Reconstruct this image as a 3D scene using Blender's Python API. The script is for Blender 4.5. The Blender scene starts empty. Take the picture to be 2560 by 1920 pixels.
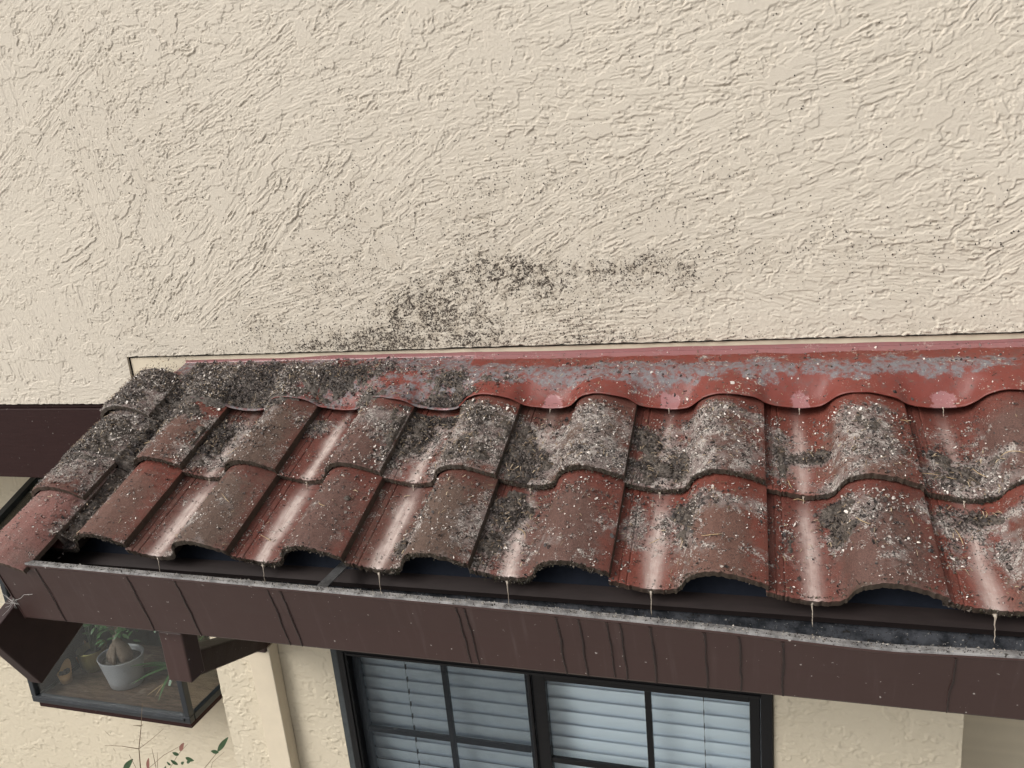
import bpy, math, random
import numpy as np
from mathutils import Vector, Matrix

scene = bpy.context.scene
R = math.radians
ZC = 4.2                      # height of the camera above the patio

# ------------------------------------------------------------------ camera
cam_d = bpy.data.cameras.new("camera")
cam = bpy.data.objects.new("camera", cam_d)
scene.collection.objects.link(cam)
cam_d.sensor_width = 36.0
cam_d.lens = 36.0 * 1935 / 2560
cam_d.clip_start = 0.05
cam_d.clip_end = 2000
right = Vector((0.95354, 0.28705, -0.09139)); up = Vector((0.01229, 0.26604, 0.96388)); back = Vector((0.30100, -0.92023, 0.25015))
cam.matrix_world = Matrix(((right.x, up.x, back.x, 0), (right.y, up.y, back.y, 0), (right.z, up.z, back.z, ZC), (0, 0, 0, 1)))
scene.camera = cam

# ------------------------------------------------------------------ sky, sun, exposure
SUN_EL, SUN_AZ = R(38), R(222)          # azimuth clockwise from +Y: behind the camera, to the left
world = bpy.data.worlds.new("World"); scene.world = world
world.use_nodes = True
wn = world.node_tree; wn.nodes.clear()
sky = wn.nodes.new('ShaderNodeTexSky'); sky.sky_type = 'NISHITA'; sky.sun_disc = False
sky.sun_elevation = SUN_EL; sky.sun_rotation = SUN_AZ
sky.air_density = 1.0; sky.dust_density = 6.0; sky.ozone_density = 1.0
hs = wn.nodes.new('ShaderNodeHueSaturation'); hs.inputs['Saturation'].default_value = 0.22
bg = wn.nodes.new('ShaderNodeBackground'); bg.inputs['Strength'].default_value = 0.13
wo = wn.nodes.new('ShaderNodeOutputWorld')
wn.links.new(sky.outputs[0], hs.inputs['Color']); wn.links.new(hs.outputs[0], bg.inputs[0]); wn.links.new(bg.outputs[0], wo.inputs[0])
sl = bpy.data.lights.new("sun", 'SUN'); sl.energy = 1.5; sl.angle = R(30); sl.color = (1.0, 0.965, 0.92)
so = bpy.data.objects.new("sun", sl); scene.collection.objects.link(so)
sd = Vector((math.sin(SUN_AZ) * math.cos(SUN_EL), math.cos(SUN_AZ) * math.cos(SUN_EL), math.sin(SUN_EL)))
so.rotation_euler = (-sd).to_track_quat('-Z', 'Y').to_euler()
so.location = sd * 20
scene.view_settings.view_transform = 'Standard'
scene.view_settings.look = 'None'
scene.view_settings.exposure = 0.0
scene.view_settings.gamma = 1.0

# ------------------------------------------------------------------ helpers
rng = np.random.default_rng(7)
random.seed(11)
COL = scene.collection
TAB = np.random.default_rng(99).random((8, 256, 256))

def vn(x, y, seed=0):
    """smooth value noise, 0..1"""
    T = TAB[seed % 8]; off = (seed * 37) % 256
    x = np.asarray(x, float) + off; y = np.asarray(y, float) + off * 1.7
    xi = np.floor(x); yi = np.floor(y); fx = x - xi; fy = y - yi
    xi = xi.astype(np.int64) & 255; yi = yi.astype(np.int64) & 255
    fx = fx * fx * (3 - 2 * fx); fy = fy * fy * (3 - 2 * fy)
    x1 = (xi + 1) & 255; y1 = (yi + 1) & 255
    return (T[yi, xi] * (1 - fx) + T[yi, x1] * fx) * (1 - fy) + (T[y1, xi] * (1 - fx) + T[y1, x1] * fx) * fy

def fbm(x, y, seed=0, octv=3):
    s = 0; a = 1; t = 0
    for o in range(octv):
        s = s + a * vn(x * 2 ** o, y * 2 ** o, seed + o); t += a; a *= .5
    return s / t

def sst(a, b, x):
    t = np.clip((x - a) / (b - a), 0, 1); return t * t * (3 - 2 * t)

def tag(o, label=None, cat=None, group=None, kind=None):
    if label: o["label"] = label
    if cat: o["category"] = cat
    if group: o["group"] = group
    if kind: o["kind"] = kind
    return o

def empty(name, loc):
    o = bpy.data.objects.new(name, None); COL.objects.link(o); o.location = loc
    o.empty_display_size = 0.05
    return o

def wloc(o):
    v = Vector((0, 0, 0))
    while o: v = v + o.location; o = o.parent
    return v

def build(name, V, F, mat, parent=None, loc=None, smooth=False, attrs=None):
    """V: world coordinates; becomes one mesh object (origin at loc, or at the parent's origin)"""
    V = np.asarray(V, float).reshape(-1, 3)
    me = bpy.data.meshes.new(name)
    if parent is not None and loc is None: o0 = np.array(wloc(parent))
    elif loc is not None: o0 = np.array(loc, float)
    else: o0 = np.array([V[:, 0].mean(), V[:, 1].mean(), V[:, 2].min()])
    W = (V - o0)
    if isinstance(F, np.ndarray):
        n = len(F); k = F.shape[1]
        me.vertices.add(len(W)); me.vertices.foreach_set('co', W.astype(np.float32).ravel())
        me.loops.add(n * k); me.loops.foreach_set('vertex_index', F.astype(np.int32).ravel())
        me.polygons.add(n); me.polygons.foreach_set('loop_start', np.arange(0, n * k, k, dtype=np.int32))
        me.update(calc_edges=True)
    else:
        me.from_pydata([tuple(w) for w in W], [], F); me.update()
    me.polygons.foreach_set('use_smooth', np.full(len(me.polygons), smooth))
    if attrs:
        for k, a in attrs.items():
            a = np.asarray(a, np.float32)
            if a.ndim == 1:
                at = me.attributes.new(k, 'FLOAT', 'POINT'); at.data.foreach_set('value', a)
            else:
                at = me.attributes.new(k, 'FLOAT_COLOR', 'POINT'); at.data.foreach_set('color', a.ravel())
    me.validate()
    me.materials.append(mat)
    o = bpy.data.objects.new(name, me); COL.objects.link(o)
    if parent is not None:
        o.parent = parent; o.location = Vector(o0) - wloc(parent)
    else: o.location = o0
    return o

def grid_faces(nr, nc, off=0, flip=False):
    i = np.arange(nr - 1)[:, None] * nc + np.arange(nc - 1)[None, :]
    a = i.ravel() + off
    F = np.stack([a, a + 1, a + nc + 1, a + nc], 1)
    return F[:, ::-1].copy() if flip else F

class MB:
    def __init__(s): s.v = []; s.f = []
    def add(s, V, F):
        n = len(s.v); s.v += [tuple(map(float, p)) for p in V]; s.f += [tuple(int(i) + n for i in f) for f in F]; return s
    def box(s, x0, x1, y0, y1, z0, z1, bev=0.0):
        if bev <= 0:
            V = [(x, y, z) for z in (z0, z1) for y in (y0, y1) for x in (x0, x1)]
            F = [(0, 2, 3, 1), (4, 5, 7, 6), (0, 1, 5, 4), (2, 6, 7, 3), (0, 4, 6, 2), (1, 3, 7, 5)]
            return s.add(V, F)
        import bmesh
        bm = bmesh.new(); bmesh.ops.create_cube(bm, size=1)
        for v in bm.verts: v.co = Vector(((x0 + x1) / 2 + v.co.x * (x1 - x0), (y0 + y1) / 2 + v.co.y * (y1 - y0), (z0 + z1) / 2 + v.co.z * (z1 - z0)))
        bmesh.ops.bevel(bm, geom=bm.edges[:], offset=bev, segments=2, affect='EDGES', profile=.5)
        bm.verts.index_update()
        s.add([v.co for v in bm.verts], [[v.index for v in f.verts] for f in bm.faces]); bm.free(); return s
    def prism(s, poly, fn, a, b):
        """poly (p,q) swept from a to b through fn(p,q,t)"""
        n = len(poly); V = [fn(p, q, a) for p, q in poly] + [fn(p, q, b) for p, q in poly]
        F = [tuple(range(n))[::-1], tuple(range(n, 2 * n))] + [(i, (i + 1) % n, n + (i + 1) % n, n + i) for i in range(n)]
        return s.add(V, F)
    def tube(s, pts, rad, n=8, cap=True):
        pts = [Vector(p) for p in pts]
        if not hasattr(rad, '__len__'): rad = [rad] * len(pts)
        V = []; up0 = None
        for i, p in enumerate(pts):
            d = (pts[min(i + 1, len(pts) - 1)] - pts[max(i - 1, 0)]).normalized()
            if up0 is None: up0 = d.orthogonal().normalized()
            a = (up0 - d * up0.dot(d)).normalized(); up0 = a; b = d.cross(a)
            for k in range(n):
                t = 2 * math.pi * k / n; V.append(p + (a * math.cos(t) + b * math.sin(t)) * rad[i])
        F = [(i * n + k, i * n + (k + 1) % n, (i + 1) * n + (k + 1) % n, (i + 1) * n + k) for i in range(len(pts) - 1) for k in range(n)]
        if cap: F += [tuple(range(n))[::-1], tuple((len(pts) - 1) * n + k for k in range(n))]
        return s.add(V, F)
    def lathe(s, c, prof, n=40, sx=1, sy=1, tilt=None):
        V = []
        for r, z in prof:
            for k in range(n):
                t = 2 * math.pi * k / n; zz = z
                if tilt: zz = z + tilt(t, z)
                V.append((c[0] + r * sx * math.cos(t), c[1] + r * sy * math.sin(t), c[2] + zz))
        m = len(prof)
        F = [(i * n + k, i * n + (k + 1) % n, (i + 1) * n + (k + 1) % n, (i + 1) * n + k) for i in range(m - 1) for k in range(n)]
        F += [tuple(range(n))[::-1], tuple((m - 1) * n + k for k in range(n))]
        return s.add(V, F)
    def build(s, name, mat, parent=None, loc=None, smooth=False):
        return build(name, s.v, s.f, mat, parent, loc, smooth)

# ------------------------------------------------------------------ materials
class NT:
    def __init__(s, name, rough=.6, spec=.5, metal=0.0):
        s.m = bpy.data.materials.new(name); s.m.use_nodes = True; s.t = s.m.node_tree
        s.b = s.t.nodes['Principled BSDF']; s.b.inputs['Roughness'].default_value = rough
        s.b.inputs['Specular IOR Level'].default_value = spec; s.b.inputs['Metallic'].default_value = metal
        s.tc = s.t.nodes.new('ShaderNodeTexCoord').outputs['Object']
    def n(s, typ, **k):
        nd = s.t.nodes.new(typ)
        for a, b in k.items(): setattr(nd, a, b)
        return nd
    def lk(s, a, b):
        if isinstance(a, (int, float, tuple)):
            if isinstance(a, tuple) and len(a) == 3: a = (*a, 1)
            b.default_value = a
        else: s.t.links.new(a, b)
    def map(s, scale=(1, 1, 1), rot=(0, 0, 0), loc=(0, 0, 0)):
        m = s.n('ShaderNodeMapping'); s.lk(s.tc, m.inputs[0]); m.inputs['Scale'].default_value = scale; m.inputs['Rotation'].default_value = rot; m.inputs['Location'].default_value = loc
        return m.outputs[0]
    def noise(s, scale, detail=4, rough=.55, vec=None, dist=0.0, out=0):
        n = s.n('ShaderNodeTexNoise'); s.lk(vec if vec is not None else s.tc, n.inputs['Vector'])
        n.inputs['Scale'].default_value = scale; n.inputs['Detail'].default_value = detail; n.inputs['Roughness'].default_value = rough; n.inputs['Distortion'].default_value = dist
        return n.outputs[out]
    def voro(s, scale, feature='F1', vec=None, out='Distance', rand=1.0):
        n = s.n('ShaderNodeTexVoronoi', feature=feature); s.lk(vec if vec is not None else s.tc, n.inputs['Vector']); n.inputs['Scale'].default_value = scale; n.inputs['Randomness'].default_value = rand
        return n.outputs[out]
    def attr(s, name, out='Fac'):
        return s.n('ShaderNodeAttribute', attribute_name=name).outputs[out]
    def math(s, op, a, b=0.0, c=None, clamp=False):
        n = s.n('ShaderNodeMath', operation=op, use_clamp=clamp); s.lk(a, n.inputs[0]); s.lk(b, n.inputs[1])
        if c is not None: s.lk(c, n.inputs[2])
        return n.outputs[0]
    def step(s, v, a, b, smooth=True):
        n = s.n('ShaderNodeMapRange'); n.interpolation_type = 'SMOOTHSTEP' if smooth else 'LINEAR'
        s.lk(v, n.inputs['Value']); s.lk(a, n.inputs['From Min']); s.lk(b, n.inputs['From Max']); return n.outputs[0]
    def mix(s, f, a, b, mode='MIX'):
        n = s.n('ShaderNodeMix', data_type='RGBA', blend_type=mode); s.lk(f, n.inputs[0]); s.lk(a, n.inputs[6]); s.lk(b, n.inputs[7]); return n.outputs[2]
    def lerp(s, f, a, b):
        n = s.n('ShaderNodeMix', data_type='FLOAT'); s.lk(f, n.inputs[0]); s.lk(a, n.inputs[2]); s.lk(b, n.inputs[3]); return n.outputs[0]
    def bump(s, h, strength=.5, dist=.002, normal=None):
        n = s.n('ShaderNodeBump'); n.inputs['Strength'].default_value = strength; n.inputs['Distance'].default_value = dist; s.lk(h, n.inputs['Height'])
        if normal is not None: s.lk(normal, n.inputs['Normal'])
        return n.outputs[0]
    def out(s, color=None, rough=None, normal=None, **k):
        if color is not None: s.lk(color, s.b.inputs['Base Color'])
        if rough is not None: s.lk(rough, s.b.inputs['Roughness'])
        if normal is not None: s.lk(normal, s.b.inputs['Normal'])
        for a, b in k.items(): s.lk(b, s.b.inputs[a.replace('_', ' ')])
        return s.m

def simple(name, color, rough=.5, spec=.5, var=.15, nscale=12, bump=.15, bscale=90, metal=0, stretch=(1, 1, 1)):
    m = NT(name, rough, spec, metal)
    v = m.map(stretch)
    n1 = m.noise(nscale, 5, .6, v)
    dark = tuple(c * (1 - var * 1.6) for c in color); lite = tuple(min(1, c * (1 + var * 1.6)) for c in color)
    c = m.mix(n1, dark, lite)
    r = m.lerp(m.noise(nscale * 3, 4), rough * .8, min(1, rough * 1.2))
    return m.out(c, r, m.bump(m.noise(bscale, 4, .6, v), bump, .001) if bump else None)

# stucco: painted cement, dirt and mould in the pores follow a vertex attribute
def stucco_mat(name, col, fine=.5, speck=True):
    m = NT(name, .82, .25)
    big = m.noise(1.3, 4, .6); mid = m.noise(9, 4, .6)
    c = m.mix(big, tuple(x * .90 for x in col), tuple(x * 1.06 for x in col))
    c = m.mix(m.math('MULTIPLY', mid, .35), c, tuple(x * y for x, y in zip(col, (.93, .9, .84))))
    if speck:
        d = m.attr('dirt'); cav = m.attr('cavity')
        c = m.mix(m.math('MULTIPLY', m.math('MULTIPLY', d, .62), m.step(m.noise(28, 5, .65), .30, .70), clamp=True), c, (.36, .30, .225))
        n1 = m.noise(330, 3, .7); n2 = m.noise(110, 4, .7)
        sp = m.math('ADD', m.math('MULTIPLY', n1, .50), m.math('MULTIPLY', n2, .50))
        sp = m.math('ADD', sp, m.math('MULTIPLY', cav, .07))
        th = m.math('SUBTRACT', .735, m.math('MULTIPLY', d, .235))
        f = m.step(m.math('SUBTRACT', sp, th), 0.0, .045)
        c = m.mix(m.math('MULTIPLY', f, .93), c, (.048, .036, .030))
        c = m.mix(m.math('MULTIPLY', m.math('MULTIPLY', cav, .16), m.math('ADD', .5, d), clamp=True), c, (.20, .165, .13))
    b = m.bump(m.noise(330, 5, .7), .9 * fine, .0018)
    b = m.bump(m.noise(120, 5, .7), .6 * fine, .0022, b)
    return m.out(c, None, b)

M_stucco = stucco_mat('painted_stucco', (.612, .558, .476))
M_stucco_low = stucco_mat('painted_stucco_lower', (.610, .548, .430))
M_casing = simple('painted_cream_metal', (.64, .56, .43), .5, var=.06, nscale=20, bump=.1)
M_beam = NT('dark_brown_painted_wood', .6, .12)
_v = M_beam.map((1.2, 8, 14)); _n = M_beam.noise(9, 6, .65, _v)
_c = M_beam.mix(_n, (.020, .009, .0085), (.036, .0165, .0155))
_c = M_beam.mix(M_beam.step(M_beam.noise(85, 2, .5), .70, .76), _c, (.16, .14, .13))
M_beam = M_beam.out(_c, M_beam.lerp(M_beam.noise(14, 4), .45, .65), M_beam.bump(_n, .35, .002))
M_board = simple('brown_painted_board', (.036, .019, .018), .5, .3, var=.2, nscale=8, stretch=(1, 3, 3))
M_dark = simple('dark_timber', (.020, .013, .012), .6, var=.3, stretch=(1, 6, 6))
M_felt = simple('black_building_felt', (.014, .018, .028), .75, .2, var=.3, nscale=30)
M_drip = simple('brown_drip_edge', (.040, .030, .029), .5, var=.35, nscale=9, stretch=(1, 4, 4))

# glazed and weathered clay tile; masks ride on vertex attributes, grain is procedural
def tile_mat(name, red=(.150, .046, .034), brown=(.092, .053, .044), seedloc=0.0):
    m = NT(name, .4, .36)
    loc = (seedloc, seedloc * 1.3, 0)
    v = m.map((1, 1, 1), loc=loc)
    worn = m.attr('worn'); milk = m.attr('milk'); lich = m.attr('lichen'); moss = m.attr('moss'); edge = m.attr('edge')
    n_big = m.noise(16, 5, .6, v); n_mid = m.noise(60, 5, .65, v); n_f = m.noise(260, 4, .7, v); n_ff = m.noise(520, 3, .7, v)
    c = m.mix(n_big, red, tuple(x * .72 for x in red))
    w = m.step(m.math('ADD', m.math('MULTIPLY', worn, .62), m.math('MULTIPLY', n_mid, .62)), .50, .86)
    c = m.mix(m.math('MULTIPLY', w, .92), c, m.mix(n_f, tuple(x * .8 for x in brown), tuple(x * 1.45 for x in brown)))
    c = m.mix(.55, c, m.mix(m.step(m.math('ADD', m.math('MULTIPLY', n_f, .5), m.math('MULTIPLY', n_ff, .5)), .36, .62), (.30, .28, .27), (.72, .70, .68)), 'OVERLAY')
    # grey bloom
    c = m.mix(m.math('MULTIPLY', m.step(m.math('ADD', m.math('MULTIPLY', lich, .55), m.math('MULTIPLY', n_mid, .6)), .60, .84), .70), c, m.mix(n_ff, (.105, .082, .075), (.34, .29, .27)))
    # moss
    c = m.mix(m.math('MULTIPLY', m.step(m.math('ADD', moss, m.math('MULTIPLY', n_f, .7)), .75, 1.15), .85), c, (.026, .028, .014))
    # muddy water film
    st = m.noise(40, 4, .6, m.map((3.2, .35, .35), loc=loc))
    mk = m.math('MULTIPLY', m.math('MULTIPLY', milk, m.math('ADD', .25, m.math('MULTIPLY', st, 1.25))), m.math('ADD', .55, m.math('MULTIPLY', n_mid, .9)), clamp=True)
    c = m.mix(m.math('MULTIPLY', mk, .97), c, (.56, .46, .42))
    # white and black flecks
    clus = m.noise(46, 4, .65, v)
    wf = m.math('ADD', m.math('MULTIPLY', m.noise(300, 3, .75, v), .48), m.math('MULTIPLY', clus, .52))
    th = m.math('SUBTRACT', .645, m.math('MULTIPLY', lich, .150))
    f = m.step(m.math('SUBTRACT', wf, th), 0, .03)
    c = m.mix(m.math('MULTIPLY', f, .85), c, m.mix(n_f, (.24, .21, .19), (.62, .57, .52)))
    bf = m.math('ADD', m.math('MULTIPLY', m.noise(210, 3, .75, m.map((1, 1, 1), loc=(3 + seedloc, 1, 2))), .62), m.math('MULTIPLY', m.noise(23, 3, .6, v), .38))
    th2 = m.math('SUBTRACT', .640, m.math('MULTIPLY', lich, .10))
    f2 = m.step(m.math('SUBTRACT', bf, th2), 0, .03)
    c = m.mix(m.math('MULTIPLY', f2, .9), c, (.022, .019, .017))
    # rough broken edge of the clay
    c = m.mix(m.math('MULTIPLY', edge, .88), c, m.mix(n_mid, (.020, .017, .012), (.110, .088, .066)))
    r = m.lerp(n_big, .42, .66)
    r = m.math('ADD', r, m.math('MULTIPLY', m.math('MAXIMUM', lich, edge), .28), clamp=True)
    r = m.lerp(milk, r, .24)
    h = m.math('ADD', m.math('MULTIPLY', n_ff, .5), m.math('MULTIPLY', n_f, .8))
    h = m.math('ADD', h, m.math('MULTIPLY', f, .9)); h = m.math('ADD', h, m.math('MULTIPLY', f2, 1.1))
    return m.out(c, r, m.bump(h, m_b, .0012))
m_b = .55
M_tiles = [tile_mat('weathered_red_clay_tile'),
           tile_mat('weathered_brown_clay_tile', (.125, .045, .034), (.088, .060, .047), 2.3),
           tile_mat('pinkish_clay_tile', (.235, .110, .095), (.175, .110, .096), 8.2),
           tile_mat('bright_red_clay_tile', (.172, .047, .033), (.108, .060, .047), 5.1)]

def flashing_mat():
    m = NT('red_painted_lead', .25, .4)
    wear = m.attr('wear'); wet = m.attr('wet')
    n = m.noise(15, 6, .68, m.map((1, 1.3, 1))); nf = m.noise(190, 4, .7); nm = m.noise(70, 5, .7)
    c = m.mix(m.noise(9, 4), (.215, .046, .032), (.145, .038, .030))
    c = m.mix(m.math('MULTIPLY', m.step(m.noise(45, 5, .7, m.map((1, 1, 1), loc=(7, 1, 3))), .50, .68), .55), c, (.115, .075, .066))
    w = m.step(m.math('ADD', m.math('MULTIPLY', wear, .55), m.math('MULTIPLY', n, .95)), .72, .79)
    c = m.mix(m.math('MULTIPLY', w, m.step(nm, .30, .62)), c, m.mix(nf, (.10, .10, .108), (.235, .225, .23)))
    c = m.mix(m.math('MULTIPLY', m.step(m.math('ADD', m.math('MULTIPLY', nf, .5), m.math('MULTIPLY', n, .5)), .575, .62), .8), c, m.mix(nm, (.34, .29, .22), (.60, .55, .47)))
    c = m.mix(m.math('MULTIPLY', m.step(m.noise(150, 3, .7, m.map((1, 1, 1), loc=(2, 5, 1))), .66, .70), .85), c, (.03, .024, .02))
    wet_sheen = m.step(m.math('ADD', wet, m.math('MULTIPLY', m.noise(17, 5, .65), .9)), .90, .955)
    c = m.mix(m.math('MULTIPLY', wet_sheen, .50), c, (.42, .23, .24))  # pink reflection on the wet lead is painted into the colour
    r = m.lerp(wet_sheen, m.lerp(w, .46, .65), .22)
    h = m.math('ADD', m.math('MULTIPLY', nf, .5), m.math('MULTIPLY', nm, .8))
    b = m.bump(m.math('MULTIPLY', h, m.math('SUBTRACT', 1.0, wet_sheen)), .5, .0012)
    b = m.bump(m.noise(9, 3), .5, .004, b)
    return m.out(c, r, b)
M_flash = flashing_mat()

def gutter_mat():
    m = NT('brown_painted_gutter_metal', .45, .35)
    v = m.map((9, 1, .7)); st = m.noise(6, 5, .6, v)
    c = m.mix(m.noise(3, 4), (.046, .025, .022), (.060, .035, .032))
    c = m.mix(m.math('MULTIPLY', m.step(st, .52, .85), .35), c, (.12, .092, .088))
    c = m.mix(m.step(m.noise(110, 2, .5), .735, .76), c, (.35, .32, .30))
    return m.out(c, m.lerp(m.noise(20, 4), .28, .48), m.bump(m.noise(7, 3), .25, .006))
M_gut = gutter_mat()
M_stain = simple('wet_run_mark', (.022, .010, .009), .15, .6, var=.1, bump=0)
def galv(name, a, b, sp=.66):
    m = NT(name, .5, .5, .25)
    n = m.noise(30, 6, .7); nf = m.noise(170, 4, .7)
    c = m.mix(m.step(n, .35, .65), a, b)
    c = m.mix(m.step(nf, sp, sp + .05), c, (.55, .52, .48))
    c = m.mix(m.step(m.noise(120, 4, .7, m.map((1, 1, 1), loc=(4, 2, 0))), .60, .66), c, (.035, .030, .026))
    return m.out(c, .5, m.bump(nf, .6, .002))
M_lip = galv('dirty_galvanised_lip', (.15, .147, .147), (.36, .355, .35))
M_strap = galv('dull_strap', (.05, .05, .05), (.13, .13, .13), .7)
M_gin = galv('gutter_inside', (.024, .027, .033), (.115, .122, .138), .64)
M_closure = M_felt

def litter_mat(name, scale=1.0):
    m = NT(name, .55, .4)
    n = m.noise(130 * scale, 5, .7); nf = m.noise(420 * scale, 4, .75)
    c = m.mix(m.step(n, .3, .7), (.032, .026, .021), (.155, .128, .108))
    c = m.mix(m.step(nf, .60, .66), c, (.30, .26, .22))
    c = m.mix(m.step(m.noise(380, 3, .7, m.map((1, 1, 1), loc=(3, 7, 1))), .68, .71), c, (.55, .49, .42))
    h = m.math('ADD', n, m.math('MULTIPLY', nf, .6))
    return m.out(c, .5, m.bump(h, .9, .004))
M_mulch = litter_mat('wet_dark_mulch')
M_flake = NT('litter_flakes', .6, .4); M_flake = M_flake.out(M_flake.attr('col', 'Color'))
M_clump = litter_mat('mud_lump', .8)
M_straw = simple('dry_needle', (.42, .30, .16), .5, var=.2, nscale=60)
def water_mat():
    m = NT('muddy_water', .08, .6); m.b.inputs['Transmission Weight'].default_value = .35; m.b.inputs['IOR'].default_value = 1.33
    return m.out((.60, .52, .43))
M_water = water_mat()
M_wframe = simple('black_window_frame', (.008, .008, .009), .4, .3, var=.2, bump=.05)
M_wtrim = simple('weathered_dark_trim', (.055, .062, .065), .7, .3, var=.3, nscale=40)
M_blind = simple('sky_tinted_white_slat', (.82, .88, .98), .45, .4, var=.03, nscale=3, bump=0)  # white slats, with the blue of reflected sky put into their colour
M_cord = simple('dark_cord_slot', (.02, .02, .02), .8, var=.1, bump=0)
def glass_mat(name, ior=1.5, tint=(1, 1, 1), extra=0.0, rough=0.0):
    m = bpy.data.materials.new(name); m.use_nodes = True; t = m.node_tree; t.nodes.clear()
    tr = t.nodes.new('ShaderNodeBsdfTransparent'); tr.inputs[0].default_value = (*tint, 1)
    gl = t.nodes.new('ShaderNodeBsdfGlossy'); gl.inputs['Roughness'].default_value = rough
    ge = t.nodes.new('ShaderNodeNewGeometry'); dt = t.nodes.new('ShaderNodeVectorMath'); dt.operation = 'DOT_PRODUCT'
    t.links.new(ge.outputs['Normal'], dt.inputs[0]); t.links.new(ge.outputs['Incoming'], dt.inputs[1])
    def mm(op, a, b=0.0):
        n = t.nodes.new('ShaderNodeMath'); n.operation = op
        for i, q in enumerate((a, b)):
            if isinstance(q, float): n.inputs[i].default_value = q
            else: t.links.new(q, n.inputs[i])
        return n.outputs[0]
    fr_ = mm('ADD', mm('MULTIPLY', mm('POWER', mm('SUBTRACT', 1.0, mm('ABSOLUTE', dt.outputs['Value'])), 5.0), .96), .04)
    ad = t.nodes.new('ShaderNodeMath'); ad.operation = 'ADD'; ad.inputs[1].default_value = extra
    mx = t.nodes.new('ShaderNodeMixShader'); o = t.nodes.new('ShaderNodeOutputMaterial')
    t.links.new(fr_, ad.inputs[0]); t.links.new(ad.outputs[0], mx.inputs[0]); t.links.new(tr.outputs[0], mx.inputs[1]); t.links.new(gl.outputs[0], mx.inputs[2]); t.links.new(mx.outputs[0], o.inputs[0])
    return m
M_glass = glass_mat('window_glass', 1.5, (.93, .96, .96), .03)
def screen_mat():
    m = bpy.data.materials.new('insect_screen'); m.use_nodes = True; t = m.node_tree; t.nodes.clear()
    tr = t.nodes.new('ShaderNodeBsdfTransparent'); df = t.nodes.new('ShaderNodeBsdfDiffuse'); df.inputs[0].default_value = (.06, .07, .08, 1)
    tc = t.nodes.new('ShaderNodeTexCoord'); nz = t.nodes.new('ShaderNodeTexNoise'); nz.inputs['Scale'].default_value = 25
    mr = t.nodes.new('ShaderNodeMapRange'); mr.inputs['To Min'].default_value = .16; mr.inputs['To Max'].default_value = .23
    mx = t.nodes.new('ShaderNodeMixShader'); o = t.nodes.new('ShaderNodeOutputMaterial')
    t.links.new(tc.outputs['Object'], nz.inputs['Vector']); t.links.new(nz.outputs[0], mr.inputs['Value']); t.links.new(mr.outputs[0], mx.inputs[0])
    t.links.new(tr.outputs[0], mx.inputs[1]); t.links.new(df.outputs[0], mx.inputs[2]); t.links.new(mx.outputs[0], o.inputs[0])
    return m
M_screen = screen_mat()

# ------------------------------------------------------------------ roof frame of reference
SL = R(26); CS, SN = math.cos(SL), math.sin(SL); HP = 0.30 / 0.2243
def W(x, s, h):
    """x along the eave, s up the slope, h above the tile bed -> world"""
    x, s, h = np.broadcast_arrays(np.asarray(x, float), np.asarray(s, float), np.asarray(h, float))
    return np.stack([x, s * CS - (h - HP) * SN, s * SN + (h - HP) * CS + ZC], -1)
def Wp(x, s, h): return tuple(W(x, s, h))

PX = np.array([0, .020, .050, .080, .110, .130, .141, .147, .153, .162, .178, .200, .225, .252, .282, .304])
PH = np.array([.020, .015, .006, 0, .001, .006, .016, .030, .043, .054, .064, .071, .070, .062, .049, .040])
_tt = np.linspace(0, .304, 610); _pp = np.interp(_tt, PX, PH)
_k = np.exp(-np.linspace(-2, 2, 11) ** 2); _k /= _k.sum()
_pp = np.convolve(np.pad(_pp, 5, mode='edge'), _k, 'valid')
def prof(t): return np.interp(t, _tt, _pp) - .003 * np.exp(-((t - .020) / .0013) ** 2) - .0028 * np.exp(-((t - .035) / .0013) ** 2)
SEAM0, PIT = .313, .300
ROWS = [(.893, .42), (1.150, .42)]
TILT = .085; TH = .015
RX = -1.778
RPX = np.array([-.100, -.098, -.090, -.070, -.040, -.005, .030, .060, .092])
RPH = np.array([-.02, .026, .056, .079, .095, .101, .096, .083, .060])
_rt = np.linspace(-.1, .092, 400); _rp = np.convolve(np.pad(np.interp(_rt, RPX, RPH), 12, mode='edge'), np.ones(25) / 25, 'valid')
def rprof(x): return np.interp(x - RX, _rt, _rp)
RNOSE = [.782, 1.014, 1.325]
def flash_edge(x): return 1.405 + .010 * (fbm(x * 6, x * 0, 3, 2) - .5) + .004 * (fbm(x * 40, x * 0, 5, 2) - .5)
def col_t(x): return np.mod(x - SEAM0, PIT)
_fp = np.convolve(np.tile(np.interp(np.linspace(0, .3, 300, endpoint=False), PX, PH), 3), np.exp(-np.linspace(-2, 2, 61) ** 2) / np.exp(-np.linspace(-2, 2, 61) ** 2).sum(), 'same')[300:600]
def flash_h(x, s):
    sh = np.interp(col_t(x), np.linspace(0, .3, 300, endpoint=False), _fp, period=.3) / .066
    e = .021 + .048 * sh; f = .066 + .004 * sh
    q = sst(1.41, 1.50, s); h = e * (1 - q) + f * q
    q2 = sst(1.49, 1.60, s); h = h * (1 - q2) + .046 * q2
    return h + .008 * (fbm(x * 8, s * 10, 2, 3) - .5) * (1 - q2 * .6) + .0022 * (fbm(x * 45, s * 30, 6, 2) - .5)
def top_h(x, s):
    """height of whatever lies on top of the roof at x, s"""
    h = np.where(s < ROWS[1][0], prof(col_t(x)) + TH - TILT * (s - ROWS[0][0]), prof(col_t(x)) + TH - TILT * (s - ROWS[1][0]))
    h = np.where(s > flash_edge(x), flash_h(x, s), h)
    rk = (x > RX - .1) & (x < RX + .092)
    s0 = np.where(s < RNOSE[1], RNOSE[0], np.where(s < RNOSE[2], RNOSE[1], RNOSE[2]))
    return np.where(rk, rprof(x) + TH - TILT * (s - s0), h)

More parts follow.
